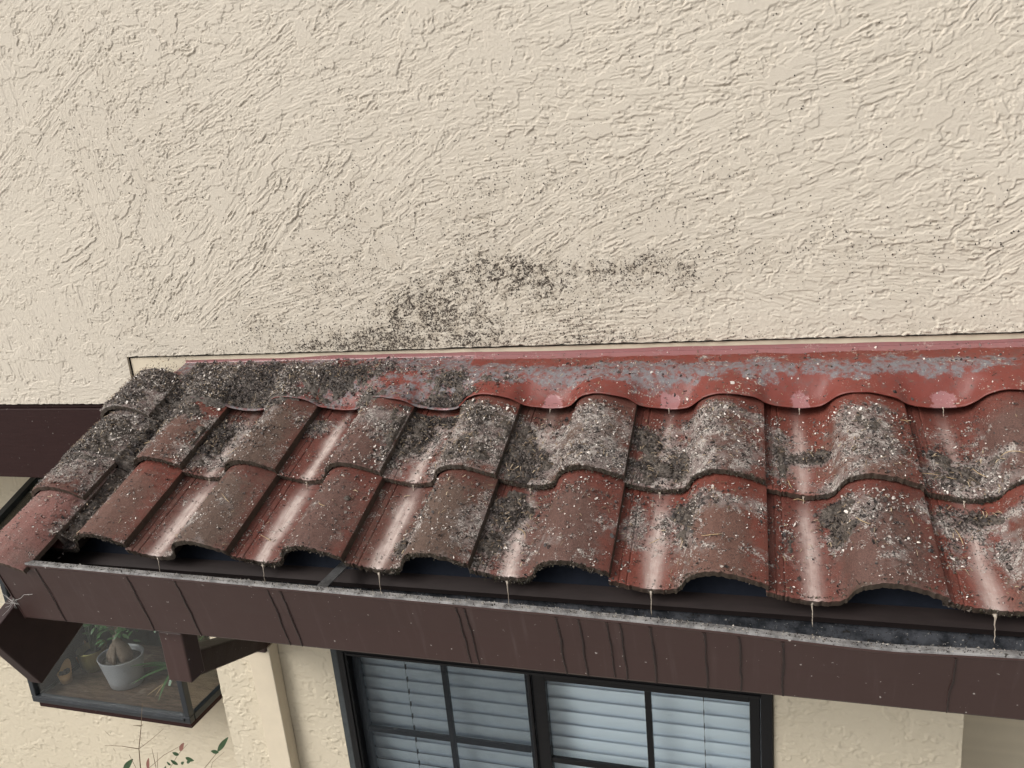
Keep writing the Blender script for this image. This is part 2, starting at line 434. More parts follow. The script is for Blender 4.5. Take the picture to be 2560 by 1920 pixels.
def fill_h(x, s):
    n_ = .012 * (fbm(x * 30, s * 30, 7, 3) - .5)
    a = np.where((x > -1.692) & (x < -1.575) & (s > 1.335) & (s < 1.59), .058 - .30 * (x + 1.692) + n_, -1)
    b = np.where((x > -1.689) & (x < -1.645) & (s > 1.155) & (s <= 1.335), .068 - .95 * (x + 1.689) + n_, -1)
    c = np.where((x > -1.689) & (x < -1.635) & (s > .905) & (s <= 1.16), .052 - .85 * (x + 1.689) + n_ * 1.3, -1)
    return np.maximum(np.maximum(a, b), c)
def surf_h(x, s): return np.maximum(top_h(x, s), fill_h(x, s))
# litter density over the roof
BL = [(-.42, 1.51, .22, .035, .40), (.15, 1.525, .2, .03, .30), (-.25, 1.45, .3, .03, .2), (-1.32, 1.41, .05, .035, 1.2), (-1.02, 1.41, .05, .03, 1.0), (-1.60, 1.36, .08, .03, .8), (-1.80, 1.38, .08, .05, 1.1), (-1.78, 1.26, .08, .05, 1.0), (-1.30, 1.30, .06, .08, .32), (-.98, 1.32, .06, .06, .3), (-.68, 1.21, .08, .05, .75), (-.66, 1.33, .08, .05, .75), (-.10, 1.36, .1, .03, .5), (-.40, 1.36, .08, .03, .5), (-1.80, 1.45, .09, .08, 1.0), (-1.62, 1.50, .16, .085, 1.35), (-1.42, 1.50, .18, .075, 1.35), (-1.18, 1.51, .15, .065, 1.15), (-1.02, 1.52, .06, .05, .8), (-1.30, 1.43, .18, .03, .9),
      (-1.58, 1.42, .20, .035, 1.1), (-.80, 1.49, .07, .045, .8), (-.78, 1.40, .08, .05, 1.25), (-.88, 1.40, .06, .05, .7), (-.66, 1.47, .07, .04, .75), (-.70, 1.27, .075, .09, .55), (-.60, 1.33, .10, .07, .7),
      (-.855, 1.32, .060, .080, 1.3), (-.89, 1.22, .03, .05, .7), (-1.46, 1.28, .045, .085, 1.1), (-1.40, 1.24, .02, .06, .4), (-1.165, 1.36, .03, .05, .6), (-.535, 1.23, .055, .085, 1.15), (-.51, 1.19, .045, .04, .8),
      (-.245, 1.30, .045, .05, .9), (-.21, 1.21, .070, .055, .95), (-.38, 1.21, .07, .055, .60), (-.36, 1.31, .05, .05, .45), (.115, 1.255, .055, .018, 1.1), (.05, 1.25, .02, .09, .7), (-.08, 1.21, .09, .05, .42), (-.09, 1.30, .08, .05, .42),
      (.22, 1.30, .07, .06, .55), (.24, 1.23, .06, .04, .5), (.385, 1.21, .055, .045, .85), (.36, 1.26, .025, .03, .8), (.45, 1.24, .05, .02, .5), (-1.79, 1.19, .075, .085, 1.0), (-1.76, 1.10, .07, .04, .35), (-1.655, 1.26, .025, .10, 1.2),
      (-1.64, 1.32, .05, .06, .9), (-1.69, 1.17, .02, .03, .8), (-1.665, .99, .030, .065, .95), (-1.69, .92, .02, .03, .7), (-.535, 1.075, .045, .055, 1.35), (-.56, .985, .035, .05, .8), (-.57, .92, .02, .02, .5),
      (-.145, 1.085, .030, .040, .95), (-.14, 1.02, .022, .04, .7), (-.25, 1.06, .018, .09, .5), (.15, 1.10, .030, .030, 1.2), (.155, 1.04, .02, .035, .9), (.06, 1.02, .015, .12, .45), (.39, 1.105, .075, .030, .95), (.44, 1.0, .02, .07, .5), (.35, 1.02, .015, .08, .5),
      (-.92, 1.10, .05, .03, .15), (-.40, 1.09, .07, .03, .40), (-.1, 1.08, .08, .025, .45), (.20, 1.07, .06, .05, .40), (.23, 1.0, .05, .03, .3), (-.77, .955, .018, .025, .9), (-1.33, 1.0, .02, .07, .35), (-.73, 1.06, .02, .05, .5)]
def dens(x, s):
    d = np.zeros(np.broadcast(x, s).shape)
    for cx, cs, rx, rs, a in BL:
        q = ((x - cx) / rx) ** 2 + ((s - cs) / rs) ** 2
        d = np.maximum(d, a * np.exp(-q * .75) + 0 * d) + .12 * a * np.exp(-q * .4)
    t = col_t(x)
    d = d + .05 + .07 * np.exp(-((t - .125) / .02) ** 2)
    return d
def milk_at(x, s):
    """muddy water running down the pans"""
    t = col_t(x); k = np.round((SEAM0 - (x - t)) / PIT).astype(int)
    up_ = s > ROWS[1][0]
    cen = .080 + .010 * (vn(s * 7, k * 3.1, 4) - .5) + .004 * (vn(s * 30, k * 1.7, 2) - .5)
    #            k: -3..8 strengths
    U = np.interp(k, [-3, 0, 1, 2, 3, 4, 5, 6, 7], [.3, .35, .5, .5, .6, .9, .9, .6, .1])
    L = np.interp(k, [-3, 0, 1, 2, 3, 4, 5, 6, 7], [.4, .6, .55, .7, .8, 1.0, .95, .9, .1])
    a = np.where(up_, U, L)
    wd = np.where(up_, .011, .013) * (1 + .8 * (vn(s * 14, k * 5.3, 6) - .3))
    s0 = np.where(up_, ROWS[1][0], ROWS[0][0])
    fade = 1 - .75 * sst(.17, .25, s - s0)
    return np.clip(a * fade * np.exp(-((t - cen) / wd) ** 2) * 1.25, 0, 1)

def slab(name, xs, ss, hfun, thick, mat, attrs_fn, parent=None, nose_noise=.0015, seed=0, under_extra=0.0, xfun=None):
    """curved clay piece: top sheet, under sheet and broken edges, one mesh"""
    X, S = np.meshgrid(xs, ss)
    nr, nc = X.shape
    Ht = hfun(X, S)
    jit = nose_noise * (fbm(xs * 260, xs * 0 + seed, seed, 3) - .5) * 2
    S = S.copy(); S[0] += jit; S[1] += jit * .5
    Ht = Ht + .0007 * (fbm(X * 160, S * 160, seed, 3) - .5) + .0012 * (fbm(X * 25, S * 25, seed + 1, 2) - .5)
    Ht[0] -= .0016; Ht[:, -1] -= .0012; Ht[:, 0] -= .0006
    Hb = Ht - thick
    Hb[:, -1] -= under_extra; Hb[:, -2] -= under_extra * .8
    Hb[0] += .002 * (fbm(xs * 300, xs * 0 + 3, seed + 2, 3) - .5) * 2
    top = W(X, S, Ht).reshape(-1, 3); bot = W(X, S, Hb).reshape(-1, 3)
    V = [top, bot]; F = [grid_faces(nr, nc), grid_faces(nr, nc, nr * nc, True)]
    n = 2 * nr * nc
    tx, bx = top.reshape(nr, nc, 3), bot.reshape(nr, nc, 3)
    A = attrs_fn(X, S)
    at = {k: [a.ravel(), a.ravel() * 0 + (1 if k == 'edge' else 0)] for k, a in A.items()}
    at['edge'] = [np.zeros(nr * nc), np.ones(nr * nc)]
    def strip(a, b, aa, bb, flip):
        nonlocal n
        m = len(a); mid = (a + b) / 2 + (rng.random((m, 3)) - .5) * .0016
        V.append(np.concatenate([a, mid, b])); f = grid_faces(3, m, n, flip); F.append(f); n += 3 * m
        for k in at:
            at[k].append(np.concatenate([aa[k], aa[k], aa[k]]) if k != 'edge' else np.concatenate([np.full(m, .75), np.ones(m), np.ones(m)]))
    strip(tx[0], bx[0], {k: A[k][0] for k in A}, None, True)
    strip(tx[-1], bx[-1], {k: A[k][-1] for k in A}, None, False)
    strip(tx[:, 0], bx[:, 0], {k: A[k][:, 0] for k in A}, None, False)
    strip(tx[:, -1], bx[:, -1], {k: A[k][:, -1] for k in A}, None, True)
    at = {k: np.concatenate(v) for k, v in at.items()}
    return build(name, np.concatenate(V), np.concatenate(F), mat, parent, loc=Wp(xs.mean(), ss[0], 0), smooth=True, attrs=at)

def tile_attrs(s0, u_row):
    def f(X, S):
        D = dens(X, S); t = col_t(X)
        sp = S - s0
        crest = np.exp(-((t - .20) / .07) ** 2)
        worn = np.clip(crest * (.95 - .9 * sst(.12, .26, sp)) * 1.0 + .25 * (fbm(X * 12, S * 12, 6, 2) - .4), 0, 1)
        grime = sst(-1.1, -1.6, X)
        worn = np.clip(worn + .32 + .10 * (X < -.45), 0, 1)
        lich = np.clip(D * .85 + .32 + 1.3 * (fbm(X * 16, S * 16, 3, 3) - .5), 0, 1) * (1 - .75 * sst(.20, .26, sp))
        if u_row: lich = np.clip(lich + .20 * crest * sst(-1.0, -.7, X) * (1 - sst(.42, .5, X)), 0, 1)
        moss = np.clip(.60 * np.exp(-np.maximum(sp, 0) / .010) * np.exp(-((t - .16) / .06) ** 2) + .45 * sst(.255, .30, t) * (1 - sst(.1, .25, sp) * .5), 0, 1)
        mk = milk_at(X, S)
        return dict(worn=worn, lichen=lich, moss=moss, milk=mk, edge=X * 0)
    return f
def rake_attrs(X, S):
    D = dens(X, S)
    return dict(worn=np.clip(.45 + .6 * (fbm(X * 10, S * 10, 2, 2) - .5), 0, 1), lichen=np.clip(D * .8 + .3 * (S > 1.03) + .28, 0, 1), moss=X * 0 + .12 * sst(-1.78, -1.86, X), milk=X * 0, edge=X * 0)

# ------------------------------------------------------------------ ground and upper facade
gm = NT('patio_concrete', .85, .2)
gc = gm.mix(gm.noise(.6, 5), (.28, .27, .25), (.38, .365, .34)); gc = gm.mix(gm.step(gm.noise(25, 5, .7), .55, .7), gc, (.12, .115, .105))
gm = gm.out(gc, None, gm.bump(gm.noise(60, 4), .3, .004))
g = build('ground', [(-400, -400, 0), (400, -400, 0), (400, 400, 0), (-400, 400, 0)], [(0, 1, 2, 3)], gm, loc=(0, 0, 0)); tag(g, kind='structure')

# trowelled stucco relief, laid stroke by stroke
def stucco_relief(x0, x1, z0, z1, dx, seed, n, ang, amp, Lr=(.25, .7), wr=(.05, .13), smooth_p=.14, base_edge=None, sparse=0.0):
    r = np.random.default_rng(seed)
    nx = int((x1 - x0) / dx) + 1; nz = int((z1 - z0) / dx) + 1
    H = np.zeros((nz, nx)); xs = x0 + np.arange(nx) * dx; zs = z0 + np.arange(nz) * dx
    X, Z = np.meshgrid(xs, zs)
    H += .0012 * (fbm(X * 60, Z * 60, seed, 3) - .5)
    def stroke(cx, cz, th, L, wd, a, kc, lam, lift, sm):
        ex = L * .5 * abs(math.cos(th)) + wd * abs(math.sin(th)) + .03 + abs(kc) * L * L; ez = L * .5 * abs(math.sin(th)) + wd * abs(math.cos(th)) + .03 + abs(kc) * L * L
        i0 = max(0, int((cx - ex - x0) / dx)); i1 = min(nx, int((cx + ex - x0) / dx)); j0 = max(0, int((cz - ez - z0) / dx)); j1 = min(nz, int((cz + ez - z0) / dx))
        if i1 - i0 < 4 or j1 - j0 < 4: return
        xx = X[j0:j1, i0:i1] - cx; zz = Z[j0:j1, i0:i1] - cz
        u = xx * math.cos(th) + zz * math.sin(th); v = -xx * math.sin(th) + zz * math.cos(th); v = v - kc * u * u * 2
        o1, o2 = r.random(2) * 200
        rag = (fbm(xx * 28 + o1, zz * 28 + o2, seed + 2, 3) - .5)
        warp = (fbm(xx * 55 + o2, zz * 55 + o1, seed + 3, 3) - .5)
        vv = v + warp * .008
        m = sst(0, .010, L * .5 - np.abs(u + rag * .26)) * sst(0, .007, wd * .5 - np.abs(v + rag * .10))
        fine = .65 * vn(u / (lam * 14) + o1, vv / lam + o2, seed + 1) + .35 * vn(u / (lam * 5) + o2, vv / (lam * 1.9) + o1, seed + 4)
        torn = fbm(u * 17 + o1, vv * 62 + o2, seed + 5, 4) + .10 * (fbm(xx * 90 + o2, zz * 90, seed + 1, 2) - .5)
        T = sst(.535, .575, torn) * (.55 + .9 * vn(u * 12 + o2, v * 40 + o1, seed + 6))
        wf = .35 + .75 * r.random(); wt = .35 + .9 * r.random()
        hs_ = a * (wf * (sst(.25, .75, fine) - .5) * .62 + wt * T * .85 + .3) + lift * (v / wd + .5)
        if sm: hs_ = .0014 + .0008 * (fbm(xx * 10 + o1, zz * 10, seed, 2) - .5) + lift
        sub = H[j0:j1, i0:i1]
        if sparse and not sm:
            m = m * sst(sparse, sparse + .06, fbm(xx * 9 + o2, zz * 14 + o1, seed + 7, 3))
        H[j0:j1, i0:i1] = sub * (1 - m) + hs_ * m
    for i in range(n):
        cx = x0 + r.random() * (x1 - x0); cz = z0 + r.random() * (z1 - z0)
        th = ang(cx, cz, r)
        sm = r.random() < smooth_p
        L = r.uniform(*Lr) * (.35 if sm else 1); wd = r.uniform(*wr) * (.6 if sm else 1)
        stroke(cx, cz, th, L, wd, amp * r.uniform(.45, 1.45) * (.75 if cx < -1.7 else 1), r.normal() * .12, r.uniform(.0026, .0047), r.uniform(-.0005, .0011), sm)
    if base_edge:
        for (ex0, ex1, ez) in base_edge:
            for q in range(int((ex1 - ex0) / .10)):
                stroke(ex0 + (ex1 - ex0) * r.random(), ez + .02 + .05 * r.random(), r.normal() * .03, r.uniform(.3, .7), r.uniform(.03, .05), amp * r.uniform(.3, .7), 0, .005, .0006, False)
    H += .00085 * (fbm(X * 210, Z * 210, seed + 6, 2) - .5) * sst(.30, .60, fbm(X * 8, Z * 8, seed + 2, 3))
    # torn blobs: crisp edged plateaus left by the trowel
    pl = fbm(X * 11 + 5, Z * 17 + 3, seed + 3, 4)
    cap = .0016 + .0008 * fbm(X * 5, Z * 5, seed, 2)
    H = np.where(pl > .585, np.minimum(H, cap * .8) + .0011 * sst(.585, .592, pl), H)
    chip = fbm(X * 34 + 9, Z * 44 + 1, seed + 5, 4); H = H - .0012 * sst(.66, .70, chip)
    H = H + 1.0 * (H - blur(H, 1)) + .5 * (H - blur(H, 3))
    return xs, zs, H
def bil(xs, zs, H, X, Z):
    fx = np.clip((X - xs[0]) / (xs[1] - xs[0]), 0, len(xs) - 1.001); fz = np.clip((Z - zs[0]) / (zs[1] - zs[0]), 0, len(zs) - 1.001)
    i = fx.astype(int); j = fz.astype(int); a = fx - i; b = fz - j
    return (H[j, i] * (1 - a) + H[j, i + 1] * a) * (1 - b) + (H[j + 1, i] * (1 - a) + H[j + 1, i + 1] * a) * b
def blur(H, k):
    c = np.cumsum(np.pad(H, ((k, k), (0, 0)), mode='edge'), 0); H2 = (c[2 * k:] - np.pad(c, ((1, 0), (0, 0)))[:-2 * k - 1]) / (2 * k + 1)
    c = np.cumsum(np.pad(H2, ((0, 0), (k, k)), mode='edge'), 1); return (c[:, 2 * k:] - np.pad(c, ((0, 0), (1, 0)))[:, :-2 * k - 1]) / (2 * k + 1)

def ang_up(x, z, r):
    if r.random() < .035: return r.uniform(-1.4, 1.4)
    if x > -.9: a = 14 + 10 * math.sin(x * 2.1 + z * 3) + (13 if z < .0 and x < .1 else 0)
    elif x > -1.7: a = (40 if z < .1 else 16) + 10 * math.sin(z * 5)
    else: a = [8, 40, -55, 75, -20][int(vn(x * 2.2, z * 2.6, 5) * 4.99)]
    return R(a - 9 + r.normal() * 8)
XU0, XU1, ZU0, ZU1 = -2.85, .78, -.62, .78
xsU, zsU, HU = stucco_relief(XU0, XU1, ZU0, ZU1, .0018, 5, 640, ang_up, .00155, smooth_p=.26, Lr=(.25, .8), wr=(.07, .18), base_edge=[(-2.85, -1.97, -.594), (-1.97, .78, -.434)])
for pts in ([(-1.125, .392), (-1.105, .312), (-1.088, .241), (-1.052, .152), (-.991, .081)], [(-.075, .085), (-.045, .066), (-.015, .05), (.01, .045)]):
    for (xa, za), (xb, zb) in zip(pts[:-1], pts[1:]):
        XX, ZZ = np.meshgrid(xsU, zsU); t_ = np.clip(((XX - xa) * (xb - xa) + (ZZ - za) * (zb - za)) / ((xb - xa) ** 2 + (zb - za) ** 2), 0, 1)
        dd_ = np.hypot(XX - xa - t_ * (xb - xa) + .006 * (fbm(XX * 40, ZZ * 40, 3, 3) - .5), ZZ - za - t_ * (zb - za)); HU -= .0016 * np.exp(-(dd_ / .0014) ** 2)
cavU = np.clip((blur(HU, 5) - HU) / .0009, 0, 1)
def wall_dirt(X, Z):
    d = X * 0
    for cx, cz, rx, rz, a in [(-.86, -.33, .22, .10, .80), (-.66, -.25, .30, .09, .70), (-.35, -.25, .28, .07, .62), (-1.02, -.41, .30, .05, .75), (-.70, -.40, .45, .05, .40), (-1.10, -.25, .25, .15, .42), (-.6, -.1, .55, .16, .30), (-.90, -.315, .13, .06, .90), (-1.0, -.40, .22, .05, .62), (-.62, -.225, .17, .05, .80), (-.74, -.29, .12, .05, .6), (-.30, -.235, .14, .045, .82), (-.17, -.27, .07, .04, .5), (-.50, -.33, .25, .06, .5), (-.40, -.10, .20, .05, .30),
                              (-1.05, -.07, .20, .12, .28), (.35, -.25, .25, .10, .24), (-1.30, -.35, .30, .10, .36), (-.75, -.12, .30, .14, .33), (-1.75, .20, .25, .2, .16), (.05, -.22, .3, .08, .36), (-.9, .1, .3, .2, .14), (-1.9, -.3, .15, .2, .18)]:
        d = np.maximum(d, a * np.exp(-(((X - cx) / rx) ** 2 + ((Z - cz) / rz) ** 2) * .7))
    d = d + .26 * np.exp(-((Z + .43) / .035) ** 2) * sst(-1.9, -1.2, X) * (X > -1.97)
    d = 1.15 * d * (.45 + 1.15 * (fbm(X * 7, Z * 9, 4, 3))) * (.78 + .4 * sst(.35, .65, fbm(X * 60, Z * 60, 2, 3)))
    return np.clip(d + .03, 0, 1)
def axis(a0, f0, f1, a1, d, dc=.06):
    L = [f0 - (f0 - a0) * (1 - i / max(1, round((f0 - a0) / dc))) for i in range(round((f0 - a0) / dc))] if f0 > a0 else []
    M_ = list(np.linspace(f0, f1, max(2, int((f1 - f0) / d) + 1)))
    Rr = [f1 + (a1 - f1) * (i + 1) / round((a1 - f1) / dc) for i in range(round((a1 - f1) / dc))] if a1 > f1 else []
    return np.array(L + M_ + Rr)
def wall_sheet(X1, Z1, relief, cav, yf, ret=.0085, bottom=True, rightside=False):
    xs_, zs_, H_ = relief
    X, Z = np.meshgrid(X1, Z1)
    h = bil(xs_, zs_, H_, X, Z); c = bil(xs_, zs_, cav, X, Z)
    Y = yf - h
    nr, nc = X.shape
    V = np.stack([X, Y, Z + ZC], -1)
    A = [V.reshape(-1, 3)]; F = [grid_faces(nr, nc)]; dd = [wall_dirt(X, Z).ravel()]; cc = [c.ravel()]
    n = nr * nc
    def st(row, dr, flip):
        nonlocal n
        b = row.copy(); b[:, 1] = yf + ret; m = len(row)
        A.append(np.concatenate([row, b])); F.append(grid_faces(2, m, n, flip)); n += 2 * m
        dd.append(np.concatenate([dr, dr])); cc.append(np.zeros(2 * m))
    D2 = dd[0].reshape(nr, nc)
    if bottom:
        V[0, :, 2] += (fbm(X1 * 60, X1 * 0, 3, 3) - .5) * .005 + .002 * (fbm(X1 * 4, X1 * 0, 1, 2) - .5)
        A[0] = V.reshape(-1, 3); st(V[0], D2[0], True)
    if rightside: st(V[:, -1], D2[:, -1], True)
    return A, F, dd, cc
XA = axis(-4.6, -2.85, -1.97, -1.97, .0018); ZA = axis(-.594, -.594, .78, 1.9, .0018)
XB = axis(-1.97, -1.97, .78, 2.4, .0018); ZB = axis(-.434, -.434, .78, 1.9, .0018)
P1 = wall_sheet(XA, ZA, (xsU, zsU, HU), cavU, 1.998, rightside=True); P2 = wall_sheet(XB, ZB, (xsU, zsU, HU), cavU, 1.998)
n1 = sum(len(a) for a in P1[0])
uw = empty('stucco_wall', (-.6, 2.0, ZC - .434))
tag(uw, 'upper cream stucco wall with combed trowel texture and black mould specks above the red flashing', 'wall')
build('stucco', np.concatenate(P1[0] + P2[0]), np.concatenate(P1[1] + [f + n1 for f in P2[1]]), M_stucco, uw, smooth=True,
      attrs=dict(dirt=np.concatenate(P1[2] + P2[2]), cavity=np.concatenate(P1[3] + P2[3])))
del P1, P2
mb = MB().box(-1.965, -1.72, 2.0075, 2.026, ZC - .62, ZC - .4405).box(-1.7195, 2.4, 2.0075, 2.026, ZC - .455, ZC - .4405); mb.build('casing_strip', M_casing, uw); MB().box(-4.6, 2.4, 2.03, 2.045, ZC - .585, ZC + 1.9).build('dark_gap_backing', M_felt, uw)  # dark backing added behind the wall to block sky light at the gap

# brown beam that carries the upper wall on the left, soffit behind it
mb = MB().box(-4.6, -1.5, 2.006, 2.12, ZC - .877, ZC - .6125, .004).box(-4.6, -1.5, 2.010, 2.12, ZC - .611, ZC - .590, .002)
tag(mb.build('beam', M_beam), 'long dark brown painted timber beam under the left end of the upper wall', 'beam')
mb = MB().box(-4.6, 2.4, 2.125, 2.90, ZC - .90, ZC - .885)
tag(mb.build('soffit', M_casing), 'cream boarding under the upper storey behind the brown beam', 'soffit')

# ------------------------------------------------------------------ lower walls
def ang_low(x, z, r): return R(r.choice([0, 5, -12, 20]) + r.normal() * 10)
rl = stucco_relief(-1.90, .55, -2.35, -.9, .0030, 21, 260, ang_low, .0017, Lr=(.1, .35), wr=(.03, .08), smooth_p=.45, sparse=.50)
cl = np.clip((blur(rl[2], 4) - rl[2]) / .0009, 0, 1)
wx0, wx1, wz0, wz1 = -1.398, .036, -2.625, -1.440
def sheets_near():
    A = []; F = []; D = []; C = []; n = 0
    for X1, Z1 in ((axis(-1.896, -1.896, wx0, wx0, .003), axis(-4.2, -2.35, -.62, -.62, .003)), (axis(wx1, wx1, .519, .519, .003), axis(-4.2, -2.35, -.62, -.62, .003)),
                   (np.linspace(wx0, wx1, 160), np.linspace(wz1, -.62, 60)), (np.linspace(wx0, wx1, 30), np.linspace(-4.2, wz0, 20))):
        a, f, d, c = wall_sheet(X1, Z1, rl, cl, 2.018, bottom=False)
        V = np.concatenate(a); A.append(V); F.append(np.concatenate(f) + n); n += len(V); D += [x * .0 + .04 for x in d]; C += [x * .8 for x in c]
    # side returns of the bay
    for x, sg in ((-1.896, 1), (.519, -1)):
        V = np.array([(x, 2.018, 0), (x, 2.66, 0), (x, 2.66, ZC - .62), (x, 2.018, ZC - .62)], float)
        A.append(V); F.append(np.array([[0, 1, 2, 3] if sg < 0 else [0, 3, 2, 1]]) + n); n += 4; D.append(np.full(4, .03)); C.append(np.zeros(4))
    # reveals of the window opening
    for q in ([(wx0, wz0), (wx0, wz1)], [(wx0, wz1), (wx1, wz1)], [(wx1, wz1), (wx1, wz0)], [(wx1, wz0), (wx0, wz0)]):
        (xa, za), (xb, zb) = q
        V = np.array([(xa, 2.014, za + ZC), (xb, 2.014, zb + ZC), (xb, 2.12, zb + ZC), (xa, 2.12, za + ZC)], float)
        A.append(V); F.append(np.array([[0, 1, 2, 3]]) + n); n += 4; D.append(np.full(4, .02)); C.append(np.zeros(4))
    return np.concatenate(A), np.concatenate(F), np.concatenate(D), np.concatenate(C)
A, F, D, C = sheets_near()
o = build('stucco_wall', A, F, M_stucco_low, loc=(-.7, 2.02, 0), smooth=True, attrs=dict(dirt=D, cavity=C))
tag(o, 'lower cream stucco wall of the bay around the black framed window with white blinds', 'wall')
r2 = stucco_relief(-4.3, -1.5, -3.0, -1.2, .005, 33, 160, ang_low, .0015, Lr=(.12, .4), wr=(.04, .10), smooth_p=.5, sparse=.46)
c2 = np.clip((blur(r2[2], 3) - r2[2]) / .0009, 0, 1)
gx0, gx1, gz0, gz1 = -3.24, -2.38, -2.15, -1.12        # opening behind the garden window
A = []; F = []; D = []; C = []; n = 0
for X1, Z1 in ((axis(-6, -4.3, gx0, gx0, .005), axis(-4.2, -3.0, -.88, -.88, .005)), (axis(gx1, gx1, -1.5, -1.5, .005), axis(-4.2, -3.0, -.88, -.88, .005)),
               (np.linspace(gx0, gx1, 120), axis(-4.2, -3.0, gz0, gz0, .005)), (np.linspace(gx0, gx1, 100), np.linspace(gz1, -.88, 40)), (np.linspace(-1.5, 3.0, 300), np.linspace(-4.2, -.88, 200))):
    a, f, d, c = wall_sheet(X1, Z1, r2, c2, 2.655, bottom=False)
    V = np.concatenate(a); A.append(V); F.append(np.concatenate(f) + n); n += len(V); D += [x * 0 + .04 for x in d]; C += c
o = build('stucco_wall', np.concatenate(A), np.concatenate(F), M_stucco_low, loc=(-2.8, 2.66, 0), smooth=True, attrs=dict(dirt=np.concatenate(D), cavity=np.concatenate(C)))
tag(o, 'set back cream stucco wall behind the garden window and the nandina twigs', 'wall')

# ------------------------------------------------------------------ roof deck, fascia, bargeboards
mb = MB().prism([(.885, -.034), (1.60, -.034), (1.60, -.050), (.885, -.050)], lambda p, q, x: Wp(x, p, q), -1.84, 2.2)
tag(mb.build('roof_deck', M_dark), 'dark boarding under the red roof tiles', 'roof deck')
fa = empty('fascia_board', (-.5, 1.42, ZC - 1.0))
tag(fa, 'dark fascia board under the tile noses behind the gutter', 'fascia')
MB().box(-1.83, 2.2, 1.415, 1.445, ZC - 1.02, ZC - .846).build('board', M_dark, fa)
_x = np.arange(-1.70, 2.0, .006); _h = prof(col_t(_x)) - .012
_s = (1.43 + (_h - HP) * SN) / CS; _z = _s * SN + (_h - HP) * CS + ZC
_V = [(x, 1.43, ZC - .846) for x in _x] + [(x, 1.43, z) for x, z in zip(_x, _z)]; _n = len(_x)
build('felt_closure', _V + [(a, b + .006, c) for a, b, c in _V], [(i, i + 1, _n + i + 1, _n + i) for i in range(_n - 1)] + [(2 * _n + i, 3 * _n + i, 3 * _n + i + 1, 2 * _n + i + 1) for i in range(_n - 1)], M_felt, fa)
MB().prism([(1.418, -.838), (1.406, -.841), (1.402, -.856), (1.408, -.856), (1.4145, -.843)], lambda p, q, x: (x, p, q + ZC), -1.83, 2.2).build('drip_edge', M_drip, fa)
def board(x0, x1, s0, s1, h0, h1, label):
    o = MB().prism([(s0, h0), (s1, h0), (s1, h1), (s0, h1)], lambda p, q, x: Wp(x, p, q), x0, x1).build('bargeboard', M_board, smooth=False)
    bv = o.modifiers.new('b', 'BEVEL'); bv.width = .003; bv.segments = 2
    tag(o, label, 'bargeboard')
board(-1.893, -1.852, .688, 1.50, -.322, -.095, 'thick brown bargeboard with a square cut end at the left end of the gutter')
board(-1.850, -1.815, .86, 1.55, -.094, .006, 'dark inner bargeboard tucked under the gable tiles above the gutter end')

# ------------------------------------------------------------------ field tiles
wet = {(0, 0): 'with a thick grey mud patch under the row above and a film of muddy water', (0, 1): 'with dark mulch against the right of its pan and pine straw on the crest', (0, 2): 'with a broad milky streak and flaky debris right of it',
       (0, 3): 'its pan half filled with black wet mulch', (0, 4): 'with the palest broad milky streak and a small dark mud lump', (0, 5): 'with a narrow pink milky streak down a clean pan', (0, 6): 'with a faint milky streak and two curved straws', (0, 7): 'short and tucked against the gable tiles',
       (1, 0): 'clean red with straw across its pan near the flashing end', (1, 1): 'with a bar of dark mulch across its pan and a white flecked crest', (1, 2): 'with a fist sized mud lump near its nose', (1, 3): 'its pan covered by grey silt and mulch',
       (1, 4): 'with a cream coloured muddy trickle beside a heap of mulch', (1, 5): 'with a clean white water streak down the pan', (1, 6): 'with mulch in the upper pan and a whitish nose', (1, 7): 'half buried by straw next to the gable tiles'}
def gable_word(k, r):
    row = 'lower' if r == 0 else 'upper'
    ordn = ['', 'first', 'second', 'third', 'fourth', 'fifth', 'sixth', 'seventh', 'eighth']
    return row, ordn[8 - k] if k >= 0 else ''
for r, (s0, ln) in enumerate(ROWS):
    for k in range(-3, 8):
        seam = SEAM0 - PIT * k
        dxj = rng.normal() * .0012; dsj = rng.normal() * .0025; dh = rng.normal() * .0006
        ss = np.concatenate([np.linspace(s0, s0 + .27, 84), np.linspace(s0 + .28, s0 + ln - .09, 5)]) + dsj
        xs = seam + dxj + np.concatenate([np.linspace(.0005, .045, 42), np.linspace(.047, .130, 26), np.linspace(.132, .170, 26), np.linspace(.173, .304, 40)])
        yaw = rng.normal() * .006
        hf = lambda X, S, a=seam + dxj, b=s0 + dsj: prof(np.clip(X - a, 0, .304)) + .0012 * (fbm(X * 70, S * 70, 5, 3) - .5) + TH - TILT * (S - b) + dh
        af = tile_attrs(s0, r == 1)
        af2 = (lambda X, S, f=af: f(np.clip(X, seam + .001, seam + .2995), S))
        m = M_tiles[[0, 1, 3, 0, 1, 0, 1, 3][(k + r * 3) % 8]] if k > 1 else M_tiles[3 if (k + r) % 2 == 0 else 0]
        o = slab('roof_tile', xs, ss, hf, TH, m, af2, seed=k + 4 + 11 * r, nose_noise=.003, under_extra=.006)
        row, on = gable_word(k, r)
        if k >= 0: lab = 'curved red clay tile, %s from the gable in the %s row, %s' % (on, row, wet[(r, k)])
        else: lab = 'curved red clay tile at the right edge of the picture in the %s row' % row
        if k == 0: lab = lab.replace('curved red clay tile, eighth from the gable', 'rightmost full curved clay tile')
        w_ = lab.split()
        tag(o, ' '.join(w_[:16]) if len(w_) > 16 else lab, 'roof tile', 'curved clay roof tiles in two rows')

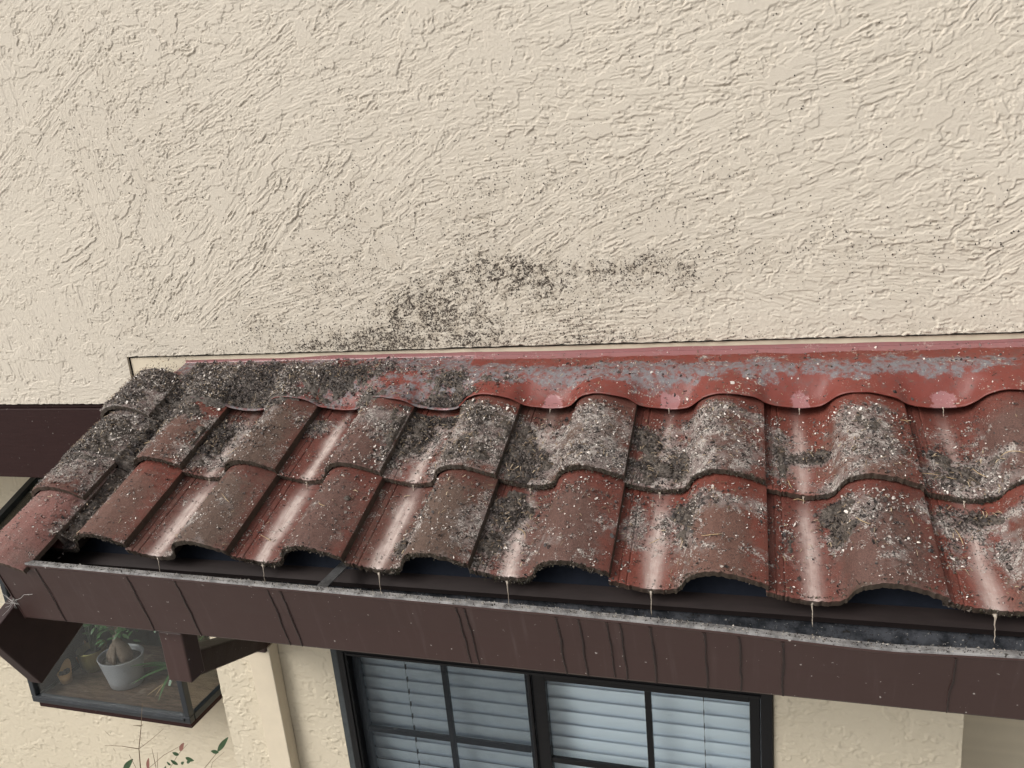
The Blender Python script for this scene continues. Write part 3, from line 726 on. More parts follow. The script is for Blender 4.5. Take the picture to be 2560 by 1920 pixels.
rl_lab = ['lowest gable tile, pinkish red and fairly clean, over the gutter end', 'middle gable tile, its back covered with grey litter', 'top gable tile beside the wall, buried in dark litter']
for i, s0 in enumerate(RNOSE):
    s1 = s0 + [.36, .42, .185][i]
    ss = np.linspace(s0, s1, 100); xs = np.linspace(RX - .098, RX + .090, 70)
    o = slab('gable_tile', xs, ss, lambda X, S, b=s0: rprof(X) + TH - TILT * (S - b), .013, M_tiles[[2, 1, 1][i]], rake_attrs, seed=60 + i, nose_noise=.002)
    tag(o, rl_lab[i], 'roof tile', 'barrel tiles along the gable edge')

# ------------------------------------------------------------------ flashing
def flashing(x0, x1, lift, label, wearf):
    xs = np.linspace(x0, x1, int((x1 - x0) / .005)); nn = 60
    rows = []; wear = []; wet_sheen_rows = []
    for j in range(nn):
        q = j / (nn - 1); s = flash_edge(xs) + (1.5965 - flash_edge(xs)) * q
        h = flash_h(xs, s) + lift
        if j == 0: h = h - .001
        _w = W(xs, s, h); _w[:, 1] = np.minimum(_w[:, 1], 2.0025 - lift); rows.append(_w); wear.append(wearf(xs, s) * (.6 + .8 * fbm(xs * 9, s * 14, 5, 3))); t = col_t(xs)
        wet_sheen_rows.append(.55 * np.exp(-((t - .085) / .035) ** 2) * (1 - sst(.1, .35, q + 0 * xs)) * (.25 + .75 * sst(-1.0, -.6, xs)) + .66 * sst(.80, .93, q + 0 * xs) * (.4 + .6 * sst(-1.0, -.5, xs)) + .1)  # wetness, which also places the painted pink reflection
    last = rows[-1]
    yb = 2.0040 - lift
    for k, (dy, dz) in enumerate(((.35, .0015), (.8, .006), (1, .013), (1, .0235))):
        p = last.copy(); p[:, 1] = last[:, 1] * (1 - dy) + yb * dy; zt = ZC - .4655 + dz * .62
        p[:, 2] = last[:, 2] * (1 - min(1, dy * 1.2)) + zt * min(1, dy * 1.2) + (k == 3) * ((fbm(xs * 5, xs * 0, 2, 3) - .5) * .008)
        rows.append(p); wear.append(xs * 0); wet_sheen_rows.append(xs * 0 + .8)
    G = np.stack(rows); nr, nc = G.shape[:2]
    B = G.copy(); B[:nn, :, 2] -= .0022; B[nn:, :, 1] += .002
    V = np.concatenate([G.reshape(-1, 3), B.reshape(-1, 3)])
    Fs = [grid_faces(nr, nc), grid_faces(nr, nc, nr * nc, True)]
    N = nr * nc; a = np.arange(nc - 1); Fs.append(np.stack([a, a + N, a + N + 1, a + 1], 1))
    b = np.arange(nr - 1) * nc; Fs.append(np.stack([b, b + nc, b + nc + N, b + N], 1)); b = b + nc - 1; Fs.append(np.stack([b, b + N, b + nc + N, b + nc], 1))
    w1 = np.stack(wear).ravel(); w2 = np.stack(wet_sheen_rows).ravel()
    o = build('roof_flashing', V, np.concatenate(Fs), M_flash, loc=tuple(G[0].mean(0)), smooth=True, attrs=dict(wear=np.r_[w1, w1], wet=np.r_[w2, w2]))
    tag(o, label, 'flashing')
flashing(-1.745, -.735, 0, 'left length of red painted flashing mostly buried under dark wet litter', lambda x, s: .62 + 0 * x + 0 * s)
flashing(-.755, 2.2, .0025, 'right length of wavy red painted flashing, wet and shiny with grey worn patches', lambda x, s: (.58 + .25 * fbm(x * 5, s * 3, 4, 2)) * np.exp(-((s - 1.500) / .050) ** 2) * (1 - .45 * sst(.1, .5, x)) + .10)

# ------------------------------------------------------------------ gutter
def gzt(x): return np.interp(x, [-1.8, -.378, -.07, .067, .15, .22, .32, .41, 2.2], [-.779, -.7995, -.808, -.8145, -.8185, -.820, -.816, -.813, -.83])
def gzb(x): return np.interp(x, [-1.8, -.33, .42, 2.2], [-.964, -.966, -.965, -.963])
gt = empty('gutter', (-.5, 1.31, ZC - .96))
tag(gt, 'long dark brown box gutter with dirty grey lip and dark run marks', 'gutter')
gx = np.linspace(-1.80, 2.2, 160)
def sweep(name, pts, mat, smooth=False):
    """pts: list of functions x -> (y, z)"""
    rows = []
    for f in pts:
        y, z = f(gx); rows.append(np.stack([gx, y + 0 * gx, z + 0 * gx + ZC], -1))
    G = np.stack(rows); return build(name, G.reshape(-1, 3), grid_faces(len(pts), len(gx), flip=True), mat, gt, smooth=smooth)
wob = .0012 * (fbm(gx * 5, gx * 0, 4, 3) - .5)
bow = .004 * (fbm(gx * 1.3, gx * 0, 6, 2) - .5)
sweep('front_panel', [lambda x: (1.2688 + wob, gzt(x) - .0005), lambda x: (1.268 + wob, gzt(x) - .006), lambda x: (1.2705 + wob, gzt(x) - .009), lambda x: (1.292 + bow, (gzt(x) + gzb(x)) / 2), lambda x: (1.313, gzb(x) + .004), lambda x: (1.3155, gzb(x)), lambda x: (1.40, gzb(x) - .001), lambda x: (1.414, gzb(x) - .001)], M_gut)
sweep('lip', [lambda x: (1.2685 + wob, gzt(x) - .0022), lambda x: (1.269 + wob, gzt(x) + .0006), lambda x: (1.272 + wob, gzt(x) + .0016), lambda x: (1.286 + wob, gzt(x) + .001), lambda x: (1.2895 + wob, gzt(x) - .002), lambda x: (1.288 + wob, gzt(x) - .008)], M_lip)
sweep('inner_trough', [lambda x: (1.2872 + wob, gzt(x) - .004), lambda x: (1.2935, gzt(x) - .03), lambda x: (1.318, gzb(x) + .003), lambda x: (1.36, gzb(x) + .002), lambda x: (1.402, gzb(x) + .004), lambda x: (1.4125, -.93 + 0 * x), lambda x: (1.4135, -.856 + 0 * x)], M_gin)
zt0, zb0 = float(gzt(-1.8)), float(gzb(-1.8))
MB().prism([(1.267, zt0 + .001), (1.414, zt0 - .03), (1.414, zb0 - .002), (1.314, zb0 - .002)], lambda p, q, x: (x, p, q + ZC), -1.8035, -1.8005).build('end_cap', M_gut, gt)
for bx_ in (-.898, .95):
    MB().box(bx_ - .013, bx_ + .013, 1.286, 1.412, ZC + float(gzt(bx_)) - .010, ZC + float(gzt(bx_)) - .0075).build('hanger_strap', M_strap, gt)
stains = [(-1.665, 1, .0032), (-1.392, 1, .0034), (-1.257, 1, .0040), (-1.014, 1, .003), (-.982, 1, .0034), (-.577, .98, .0032), (-.559, 1, .003), (-.372, 1, .0042), (-.328, 1, .0042), (-.273, .97, .0030), (-.249, 1, .0036), (-.192, 1, .0042), (-.095, 1, .0036), (-.035, 1, .0036), (.039, 1, .0042), (.31, 1, .0030)]
for sx, ln, wd in stains:
    m = 26; V = []; ph = rng.random() * 9
    for i in range(m):
        q = i / (m - 1) * ln; zt_, zb_ = float(gzt(sx)), float(gzb(sx))
        z = zt_ - .010 + (zb_ - zt_ + .012) * q; y = 1.2708 + (1.3135 - 1.2708) * q + .5 * float(np.interp(sx, gx, bow)) * math.sin(math.pi * q)
        xx = sx + .0028 * float(vn(q * 5, ph, 3) - .5) + .0016 * float(vn(q * 16, ph, 5) - .5); hw = wd / 2 * (.8 + .5 * float(vn(q * 9, ph, 2)))
        if i == 0: hw *= 1.8
        for dx_, dy_ in ((-1, -.0004), (-.5, -.0014), (.5, -.0014), (1, -.0004)): V.append((xx + dx_ * hw, y + dy_ - .0004, z + ZC))
    Fq = [(i * 4 + j, (i + 1) * 4 + j, (i + 1) * 4 + j + 1, i * 4 + j + 1) for i in range(m - 1) for j in range(3)]
    o = build('run_mark', V, Fq, M_stain, gt, smooth=True)

# downspout: brown outlet box and elbow, cream pipe down the wall
dsp = empty('downspout', (-1.66, 1.99, 0))
tag(dsp, 'square downspout: brown offset pipe from the gutter joining a cream pipe on the bay wall', 'downspout')
MB().box(-1.4225, -1.352, 1.350, 1.402, ZC - 1.131, ZC - .990, .004).box(-1.410, -1.365, 1.362, 1.395, ZC - .995, ZC - .955).build('outlet_box', M_gut, dsp)
def obox(a, b, w, h, mat, name, par):
    a = Vector(a); b = Vector(b); d = (b - a).normalized(); sx = Vector((1, 0, 0)); sx = (sx - d * sx.dot(d)).normalized(); sy = d.cross(sx)
    mb = MB(); ring = []
    for p in (a, b):
        for u, v in ((-1, -1), (1, -1), (1, 1), (-1, 1)): ring.append(p + sx * u * w / 2 + sy * v * h / 2)
    mb.add(ring, [(3, 2, 1, 0), (4, 5, 6, 7)] + [(i, (i + 1) % 4, 4 + (i + 1) % 4, 4 + i) for i in range(4)])
    o = mb.build(name, mat, par); m = o.modifiers.new('b', 'BEVEL'); m.width = .006; m.segments = 3; return o
obox((-1.388, 1.374, ZC - 1.094), (-1.655, 1.985, ZC - 1.440), .068, .066, M_beam, 'elbow_pipe', dsp)
MB().box(-1.694, -1.617, 1.955, 2.012, ZC - 1.478, ZC - 1.40, .004).build('pipe_collar', M_gut, dsp)
MB().box(-1.700, -1.611, 1.966, 2.016, 0.02, ZC - 1.462, .003).build('cream_pipe', M_casing, dsp)

# ------------------------------------------------------------------ black window with blinds
wd = empty('window', (-.68, 2.02, ZC - 2.6))
tag(wd, 'black framed sliding window with dividing bars under the gutter', 'window')
z0, z1 = ZC - 2.62, ZC - 1.474
fr = MB()
fr.box(-1.372, -1.335, 2.004, 2.075, z0, z1 + .033, .003); fr.box(-.006 + .006, .033, 2.004, 2.075, z0, z1 + .033, .003)
fr.box(-1.335, 0, 2.004, 2.075, z1 - .016, z1 + .033, .002); fr.box(-1.335, 0, 2.004, 2.075, z0, z0 + .03, .002)
fr.box(-1.350, -1.343, 1.998, 2.006, z0, z1 - .004, .001); fr.box(-1.335, 0, 1.999, 2.006, z1 - .009, z1 - .004, .001)
fr.build('frame', M_wframe, wd)
MB().box(-1.397, -1.373, 2.008, 2.03, z0, z1 + .033, .002).build('side_trim', M_wtrim, wd)
for i, (xa, xb, yy, tz, gl) in enumerate(((-1.334, -.690, 2.034, .0165, 0), (-.688, -.0005, 2.016, .0165, 1))):
    sash = MB(); fw = (.020, .014) if i == 0 else (.043, .004)
    sash.box(xa, xa + fw[0], yy, yy + .026, z0 + .031, z1 - tz, .003); sash.box(xb - (.028 if i == 0 else .030), xb, yy, yy + .026, z0 + .031, z1 - tz, .003)
    sash.box(xa + fw[0], xb - .03, yy, yy + .026, z1 - tz - (.006 if i == 0 else .024), z1 - tz, .002)
    s_ = sash.build('sash', M_wframe, wd)
    xm = -.998 if i == 0 else -.325; zm = ZC - (1.803 if i == 0 else 1.812)
    MB().box(xm - .0095, xm + .0095, yy + .002, yy + .018, z0 + .031, z1 - tz - .005, .002).build('muntin', M_wframe, s_)
    MB().box(xa + fw[0], xm - .0095, yy + .003, yy + .017, zm - .0095, zm + .0095, .002).box(xm + .0095, xb - .03, yy + .003, yy + .017, zm - .0095, zm + .0095, .002).build('muntin', M_wframe, s_)
    MB().box(xa + fw[0] - .003, xb - .026, yy + .019, yy + .0215, z0 + .032, z1 - tz - .003).build('glass', M_glass, s_)
MB().box(-1.333, -.692, 2.0285, 2.0292, z0 + .032, z1 - .017).build('insect_screen', M_screen, wd)
MB().box(-.700, -.690, 2.006, 2.02, z0 + .03, z1 - .017, .002).build('centre_strip', M_wframe, wd)

def blind(x0, x1, cx, label):
    b = empty('window_blind', ((x0 + x1) / 2, 2.10, ZC - 2.6)); tag(b, label, 'blind', 'white slatted blinds behind the window')
    mb = MB(); p = .0492; i = 0; z = ZC - 1.47
    while z > ZC - 2.62:
        tl = R(72 + random.uniform(-1.5, 1.5)); n = 6; hw = .0340; V = []
        for xx in (x0, x1):
            for q in range(n + 1):
                u = (q / n - .5) * 2; cr = .0030 * (1 - u * u); V.append((xx, 2.105 - u * hw * math.cos(tl) - cr * math.sin(tl) , z + u * hw * math.sin(tl) - cr * math.cos(tl) * 0))
        F_ = [(q, q + 1, n + 2 + q, n + 1 + q) for q in range(n)]
        V2 = [(a, bb + .0022, c) for a, bb, c in V]
        mb.add(V, F_); mb.add(V2, [f[::-1] for f in F_]); z -= p; i += 1
    mb.build('slats', M_blind, b, smooth=True)
    mc = MB(); z = ZC - 1.47
    while z > ZC - 2.62:
        mc.box(cx - .0012, cx + .0012, 2.084, 2.0915, z - .012, z + .006); z -= p
    mc.tube([(cx, 2.0815, ZC - 1.45), (cx, 2.0815, ZC - 2.62)], .0006, 6)
    mc.build('cord', M_cord, b)
blind(-1.345, -.672, -1.163, 'white blind behind the darker screened left half of the window')
blind(-.668, .012, -.166, 'white blind behind the brighter right half of the window')
# dark panel added behind the blinds in place of an unlit room
MB().box(-1.88, .50, 2.30, 2.32, ZC - 2.9, ZC - .95).build('dark_back_panel', M_dark, wd)

# ------------------------------------------------------------------ garden window
gw = empty('garden_window', (-2.8, 2.3, ZC - 2.16))
tag(gw, 'projecting glazed garden window box in a dark frame with potted plants inside', 'window')
X0, X1, Y0, Y1, Zb, Zt = -3.255, -2.360, 2.30, 2.655, ZC - 2.135, ZC - 1.28
f = MB()
f.box(X0, X1, Y0, Y0 + .03, Zb - .005, Zb + .028, .004)                       # bottom front rail
f.box(X0 + .028, X1 - .028, Y0 - .006, Y0 + .004, Zb + .008, Zb + .022, .002)
f.box(X0, X0 + .028, Y0 + .001, Y0 + .032, Zb + .0285, Zt, .003); f.box(X1 - .028, X1, Y0 + .001, Y0 + .032, Zb + .0285, Zt, .003)
f.box(X0, X0 + .028, Y0 + .0325, Y1, Zb - .004, Zb + .026, .003); f.box(X1 - .028, X1, Y0 + .0325, Y1, Zb - .004, Zb + .026, .003)
f.box(X0 + .029, X1 - .029, Y0 + .002, Y0 + .03, Zt - .03, Zt, .003)
for xa in (X0, X1 - .035): f.prism([(Y0 + .001, -1.279), (Y0 + .06, -1.30), (Y1, -1.155), (Y1, -1.09), (Y0 + .001, -1.25)], lambda p, q, x: (x, p, q + ZC), xa, xa + .035)
f.build('frame', simple('charcoal_window_frame', (.020, .024, .029), .4, .5, var=.3, bump=.05), gw)
MB().box(X0 + .03, X1 - .004, Y0 + .006, Y1, Zb - .030, Zb - .0065, .003).build('base_board', M_beam, gw)
MB().box(X0 + .026, X1 - .026, Y0 + .014, Y0 + .017, Zb + .024, Zt - .028).build('glass', M_glass, gw)
MB().box(X1 - .016, X1 - .013, Y0 + .032, Y1, Zb + .024, Zt - .028).build('glass', M_glass, gw)
MB().box(X0 + .012, X0 + .018, Y0 + .032, Y1, Zb + .026, Zt - .028).build('side_panel', M_dark, gw)  # opaque dark panel added in place of side glass, to darken that end
MB().prism([(Y0 + .01, -1.262), (Y1, -1.10), (Y1, -1.104), (Y0 + .01, -1.266)], lambda p, q, x: (x, p, q + ZC), X0 + .036, X1 - .036).build('glass', M_glass, gw)
def wood_mat():
    m = NT('worn_wood_shelf', .5, .4)
    v = m.map((2.2, 14, 14), rot=(0, 0, R(14))); n = m.noise(5, 7, .7, v, .8)
    c = m.mix(m.step(n, .3, .72), (.045, .026, .018), (.19, .125, .09))
    c = m.mix(m.step(m.noise(7, 4, .6), .6, .75), c, (.27, .21, .17))
    return m.out(c, .4, m.bump(n, .4, .002))
MB().box(X0 + .029, X1 - .029, Y0 + .033, Y1 + .12, Zb, Zb + .012, .002).build('shelf', wood_mat(), gw)
# room seen through it
M_room = simple('dim_room_wall', (.22, .225, .21), .8, .2, var=.15)
rm = MB()
rm.box(-3.9, -1.95, 3.6, 3.62, ZC - 2.9, ZC - .9); rm.box(-3.92, -3.9, 2.68, 3.6, ZC - 2.9, ZC - .9); rm.box(-1.95, -1.93, 2.68, 3.6, ZC - 2.9, ZC - .9)
rm.box(-3.9, -1.95, 2.68, 3.6, ZC - 2.92, ZC - 2.9); rm.box(-3.9, -1.95, 2.68, 3.6, ZC - .9, ZC - .88)
rm.build('room_shell', M_room, gw)

M_pot = NT('grey_ceramic', .35, .5); _n = M_pot.noise(60, 4, .7)
_c = M_pot.mix(M_pot.noise(6, 4), (.27, .255, .27), (.34, .325, .335)); _c = M_pot.mix(M_pot.step(_n, .66, .70), _c, (.12, .11, .11)); M_pot = M_pot.out(_c, .35)
M_brass = NT('brushed_brass', .3, .5, 1.0); M_brass = M_brass.out(M_brass.mix(M_brass.noise(5, 5, .6, M_brass.map((14, 14, 1))), (.32, .27, .09), (.60, .52, .24)), .34)
M_kraft = simple('kraft_paper', (.46, .27, .13), .75, .2, var=.08)
M_soil = litter_mat('potting_soil', .6)
M_leaf = simple('dark_green_leaf', (.028, .062, .024), .3, .5, var=.35, nscale=25)
M_leaf2 = simple('mid_green_leaf', (.05, .11, .035), .35, .5, var=.3, nscale=25)
M_redleaf = simple('pink_red_leaf', (.20, .085, .065), .4, .4, var=.3, nscale=25)
M_bark = simple('ficus_bark', (.165, .115, .085), .7, .3, var=.3, nscale=40, bump=.5)
M_twig = simple('nandina_twig', (.16, .115, .075), .7, .3, var=.25, nscale=60)
ZS = Zb + .012
def leaf(p, d, L, w, nrm=(0, -.4, 1), droop=.25, fold=.12):
    """pointed blade as a curved grid with a centre fold; returns V, F"""
    p = Vector(p); d = Vector(d).normalized(); nrm = Vector(nrm); side = d.cross(nrm).normalized(); nn = side.cross(d).normalized()
    V = []; m = 8
    for i in range(m + 1):
        t = i / m; ww = w * .5 * max(0.02, math.sin(math.pi * min(1, t * .93 + .035)) ** .8) * (1 - .25 * t)
        c = p + d * (L * t) - nn * (droop * L * t * t)
        for q in (-1, -.5, 0, .5, 1): V.append(c + side * ww * q + nn * (abs(q) * fold * ww))
    return V, [(i * 5 + j, i * 5 + j + 1, i * 5 + j + 6, i * 5 + j + 5) for i in range(m) for j in range(4)]

# grey pot with bonsai
gp = (-2.870, 2.485)
pot = empty('plant_pot', (gp[0], gp[1], ZS)); tag(pot, 'large oval grey ceramic pot holding the thick rooted bonsai', 'pot')
MB().lathe((gp[0], gp[1], ZS), [(.070, 0), (.079, .004), (.088, .05), (.100, .105), (.109, .148), (.1105, .152), (.108, .154), (.103, .152), (.100, .135), (.096, .128)], 56, 1.0, .82).build('bowl', M_pot, pot, smooth=True)
MB().lathe((gp[0], gp[1], ZS), [(.094, .128), (.06, .134), (.02, .132)], 36, 1.0, .82).build('soil', M_soil, pot, smooth=True)
bz = empty('bonsai', (gp[0], gp[1], ZS + .13)); tag(bz, 'bulbous rooted ficus bonsai growing in the large grey pot', 'plant')
mb = MB(); c = Vector((gp[0], gp[1], ZS + .13))
mb.tube([c + Vector(v) for v in ((.035, .0, -.01), (.030, .0, .02), (.018, 0, .055), (0, 0, .085), (-.004, .0, .11), (.002, .01, .15), (.0, .015, .19))], [.026, .034, .033, .023, .015, .012, .010], 16)
for a, e, rr in ((-.060, -.02, .010), (-.035, -.035, .009), (-.015, -.045, .010), (-.07, .02, .008), (.005, -.05, .011)):
    mb.tube([c + Vector((a, e, -.005)), c + Vector((a * .85, e * .85, .03)), c + Vector((a * .45, e * .5, .07)), c + Vector((0, 0, .10))], [rr * .7, rr, rr * 1.05, rr * .9], 10)
for a, b_ in ((.06, .02), (-.07, .01), (.02, .06), (-.03, -.04)):
    mb.tube([c + Vector((0, .01, .14)), c + Vector((a * .5, b_ * .5, .18)), c + Vector((a * 1.6, b_, .22))], [.008, .006, .003], 8)
mb.build('trunk', M_bark, bz, smooth=True)
VV = MB()
for i in range(130):
    q = Vector((random.gauss(0, .085), random.gauss(.02, .05), .19 + random.gauss(0, .035)))
    V, F_ = leaf(c + q, (random.gauss(0, 1), random.gauss(0, 1), random.gauss(0, .4)), random.uniform(.025, .042), .018); VV.add(V, F_)
VV.build('foliage', M_leaf2, bz, smooth=True)

# brass pot with dark plant
bp = (-3.135, 2.565)
pot = empty('plant_pot', (bp[0], bp[1], ZS)); tag(pot, 'brushed brass pot behind and left of the grey pot', 'pot')
MB().lathe((bp[0], bp[1], ZS), [(.045, 0), (.050, .004), (.053, .012), (.062, .018), (.066, .05), (.068, .105), (.0685, .11), (.066, .11), (.064, .09), (.05, .088)], 48).build('bowl', M_brass, pot, smooth=True)
MB().lathe((bp[0], bp[1], ZS), [(.063, .085), (.02, .09)], 30).build('soil', M_soil, pot, smooth=True)
pl = empty('house_plant', (bp[0], bp[1], ZS + .09)); tag(pl, 'dark broad leaved house plant standing in the brass pot', 'plant')
mb = MB(); VV = MB()
for i in range(11):
    a = i * 2.4; tx = .07 * math.cos(a) * random.uniform(.5, 1); ty = .05 * math.sin(a) + .05; hz = random.uniform(.16, .28)
    b0 = Vector((bp[0] + tx * .15, bp[1] + ty * .15, ZS + .085)); b1 = Vector((bp[0] + tx, bp[1] + ty, ZS + .085 + hz))
    mb.tube([b0, (b0 + b1) / 2 + Vector((0, 0, .02)), b1], [.0035, .003, .002], 6)
    V, F_ = leaf(b1, (tx, ty, .12), random.uniform(.09, .14), .05, droop=.1); VV.add(V, F_)
mb.build('stems', M_leaf, pl, smooth=True); VV.build('foliage', M_leaf, pl, smooth=True)

def cup(x, y, label, sticker, rx=.033):
    t = empty('paper_cup', (x, y, ZS)); tag(t, label, 'cup', 'kraft paper cups of soil')
    mb = MB(); n = 32; V = []
    for k, (r_, z_) in enumerate(((.024, 0), (.034, .075), (.0325, .074), (.0232, .05))):
        for i in range(n):
            a = 2 * math.pi * i / n; zz = z_
            if k in (1, 2): zz = z_ - .022 + .052 * (max(0, math.sin(a)) ** 1.2)
            V.append((x + r_ * math.cos(a), y + r_ * math.sin(a), ZS + zz))
    mb.add(V, [(i * n + k, i * n + (k + 1) % n, (i + 1) * n + (k + 1) % n, (i + 1) * n + k) for i in range(3) for k in range(n)] + [tuple(range(n))[::-1]])
    mb.build('paper', M_kraft, t, smooth=True)
    V = MB(); rr = random.Random(5)
    for q in range(40):
        a = rr.uniform(0, 6.28); d = rr.uniform(0, .022); cx_, cy_ = x + d * math.cos(a), y + d * math.sin(a)
        V.box(cx_ - .005, cx_ + .005, cy_ - .005, cy_ + .005, ZS + .04, ZS + .05 + rr.uniform(0, .012), .002)
    V.build('soil', M_soil, t)
    if sticker:
        ms = simple('white_sticker', (.7, .72, .78), .5, var=.02, bump=0); mbl = simple('blue_print', (.03, .09, .30), .5, var=.05, bump=0)
        def ring(r0, r1, off, a0=0, a1=6.2832, cz=.030, n=20, cx=0.12):
            V = []
            for i in range(n + 1):
                a = a0 + (a1 - a0) * i / n
                for r_ in (r0, r1):
                    zz = cz + r_ * math.sin(a); ax = -math.pi / 2 + cx + r_ * math.cos(a) / .029; rad = .024 + .010 * zz / .075 + off
                    V.append((x + rad * math.cos(ax), y + rad * math.sin(ax), ZS + zz))
            return V, [(2 * i, 2 * i + 1, 2 * i + 3, 2 * i + 2) for i in range(n)]
        st_ = MB().add(*ring(0, .0095, .0008)).build('sticker', ms, t, smooth=True)
        MB().add(*ring(.0, .0042, .0016, .5, 2.6, .031)).add(*ring(.0, .0015, .0016, 0, 6.28, .026)).build('emblem', mbl, st_)
cup(-3.190, 2.440, 'tan paper cup of soil with a round white sticker, front left of the shelf', True)
cup(-3.235, 2.585, 'tan paper cup partly hidden behind the brass pot', False)

sp = empty('house_plant', (-2.665, 2.53, ZS)); tag(sp, 'small strappy green plant with drooping blades beside the right garden window post', 'plant')
MB().lathe((-2.64, 2.57, ZS), [(.03, 0), (.038, .05), (.036, .052), (.03, .045)], 24).build('nursery_pot', M_dark, sp, smooth=True)
VV = MB(); V3 = MB()
for i, (dx_, dy_, dz_, L) in enumerate([(-.7, -.2, .25, .17), (-.35, -.6, .5, .16), (.1, -.7, .3, .15), (-.5, .1, .7, .18), (.5, -.3, .5, .15), (-.15, -.5, .9, .17), (.3, .2, .9, .16), (-.6, -.5, .7, .15), (0, -.5, -.1, .13)]):
    V, F_ = leaf((-2.64, 2.57, ZS + .05), (dx_, dy_, dz_), L, .017, droop=.75); VV.add(V, F_)
for i, (dx_, dy_) in enumerate([(-.25, -.8), (.2, -.9)]):
    V, F_ = leaf((-2.655, 2.49, ZS + .02), (dx_, dy_, -.05), .09, .006, droop=.05); V3.add(V, F_)
VV.build('blades', M_leaf2, sp, smooth=True); V3.build('dry_blades', M_straw, sp, smooth=True)
bl = MB().lathe((-3.12, 2.86, ZS + .14), [(.018, 0), (.02, .01), (.02, .045), (.008, .055), (.008, .065)], 24)
tag(bl.build('bottle', simple('blue_plastic', (.02, .07, .22), .3, var=.1), smooth=False), 'small blue bottle deep inside the garden window', 'bottle')

# ------------------------------------------------------------------ nandina twigs in front of the set-back wall
def z_(v): return ZC + v
nd = empty('nandina', (-2.47, 2.1, 0)); tag(nd, 'thin mostly bare nandina stems with a few green and pink leaves below the garden window', 'shrub', 'nandina plants below the garden window')
mb = MB()
mb.tube([(-2.50, 2.12, 0), (-2.49, 2.11, 1.0), (-2.469, 2.1, z_(-2.21)), (-2.452, 2.1, z_(-2.113)), (-2.41, 2.1, z_(-1.996)), (-2.374, 2.1, z_(-1.881))], [.006, .005, .0022, .0018, .0013, .0008], 8)
for pts in ([(-2.452, 2.1, -2.113), (-2.535, 2.095, -2.108), (-2.62, 2.09, -2.113)], [(-2.452, 2.1, -2.113), (-2.38, 2.10, -2.06), (-2.298, 2.1, -1.994)], [(-2.41, 2.1, -1.996), (-2.44, 2.09, -1.99)], [(-2.41, 2.1, -1.996), (-2.385, 2.09, -1.975)],
            [(-2.42, 2.09, -2.40), (-2.424, 2.1, -2.203), (-2.33, 2.1, -2.125), (-2.209, 2.1, -2.051)], [(-2.40, 2.1, -2.5), (-2.385, 2.1, -2.17), (-2.383, 2.1, -2.10)], [(-2.33, 2.1, -2.40), (-2.313, 2.1, -2.185), (-2.253, 2.1, -2.108), (-2.193, 2.1, -2.049)], [(-2.44, 2.1, -2.4), (-2.50, 2.09, -2.14)], [(-2.40, 2.1, -2.3), (-2.36, 2.1, -2.115)]):
    mb.tube([(a, b_, z_(c_)) for a, b_, c_ in pts], [.0016] + [.0011] * (len(pts) - 2) + [.0006], 6)
for k in range(16):
    p = Vector((random.uniform(-2.60, -2.30), 2.098, z_(random.uniform(-2.16, -2.02)))); q = p + Vector((random.uniform(-.02, .02), -.005, random.uniform(.008, .025)))
    if k < 9: mb.tube([p, q], .0005, 5)
mb.build('stems', M_twig, nd, smooth=True)
lv = [(-2.56, -2.235, .9, .95, .10, .030, 0), (-2.235, -2.085, .55, .8, .055, .022, 1), (-2.425, -2.205, .35, 1, .065, .020, 1), (-2.41, -2.205, .9, .1, .045, .014, 1), (-2.245, -2.105, -1, .25, .030, .018, 0), (-2.215, -2.115, 1, -.1, .042, .020, 0),
      (-2.262, -2.155, -.7, .5, .035, .018, 0), (-2.245, -2.15, .6, .5, .025, .014, 0), (-2.225, -2.175, 1, -.25, .050, .022, 0), (-2.215, -2.14, .8, .6, .030, .014, 0), (-2.19, -2.20, .9, .7, .06, .022, 0), (-2.335, -2.20, .3, 1, .030, .014, 0), (-2.29, -2.215, 1, .1, .035, .015, 0), (-2.30, -2.165, -.6, .7, .022, .012, 0)]
for x, z, dx_, dz_, L, w_, rd in lv:
    V, F_ = leaf((x, 2.095, z_(z)), (dx_, -.15, dz_), L, w_, nrm=(0, -1, .25), droop=.1)
    o = build('leaf', V, F_, M_redleaf if rd else M_leaf, nd, smooth=True)
nd = empty('nandina', (-2.15, 2.1, 0)); tag(nd, 'slender nandina shoot with two dark leaves against the corner of the bay', 'shrub', 'nandina plants below the garden window')
MB().tube([(-2.22, 2.11, 0), (-2.20, 2.1, z_(-2.6)), (-2.136, 2.1, z_(-2.156)), (-2.044, 2.1, z_(-2.056))], [.005, .004, .0014, .0009], 8).tube([(-2.17, 2.1, z_(-2.3)), (-2.09, 2.1, z_(-2.12)), (-2.02, 2.1, z_(-2.06))], [.0012, .0008, .0005], 6).build('stems', M_twig, nd, smooth=True)
for x, z, dx_, dz_, L, w_ in ((-2.048, -2.058, .65, .75, .105, .024), (-2.044, -2.062, -.9, .05, .035, .018)):
    V, F_ = leaf((x, 2.095, z_(z)), (dx_, -.1, dz_), L, w_, nrm=(0, -1, .25), droop=.06); build('leaf', V, F_, M_leaf, nd, smooth=True)

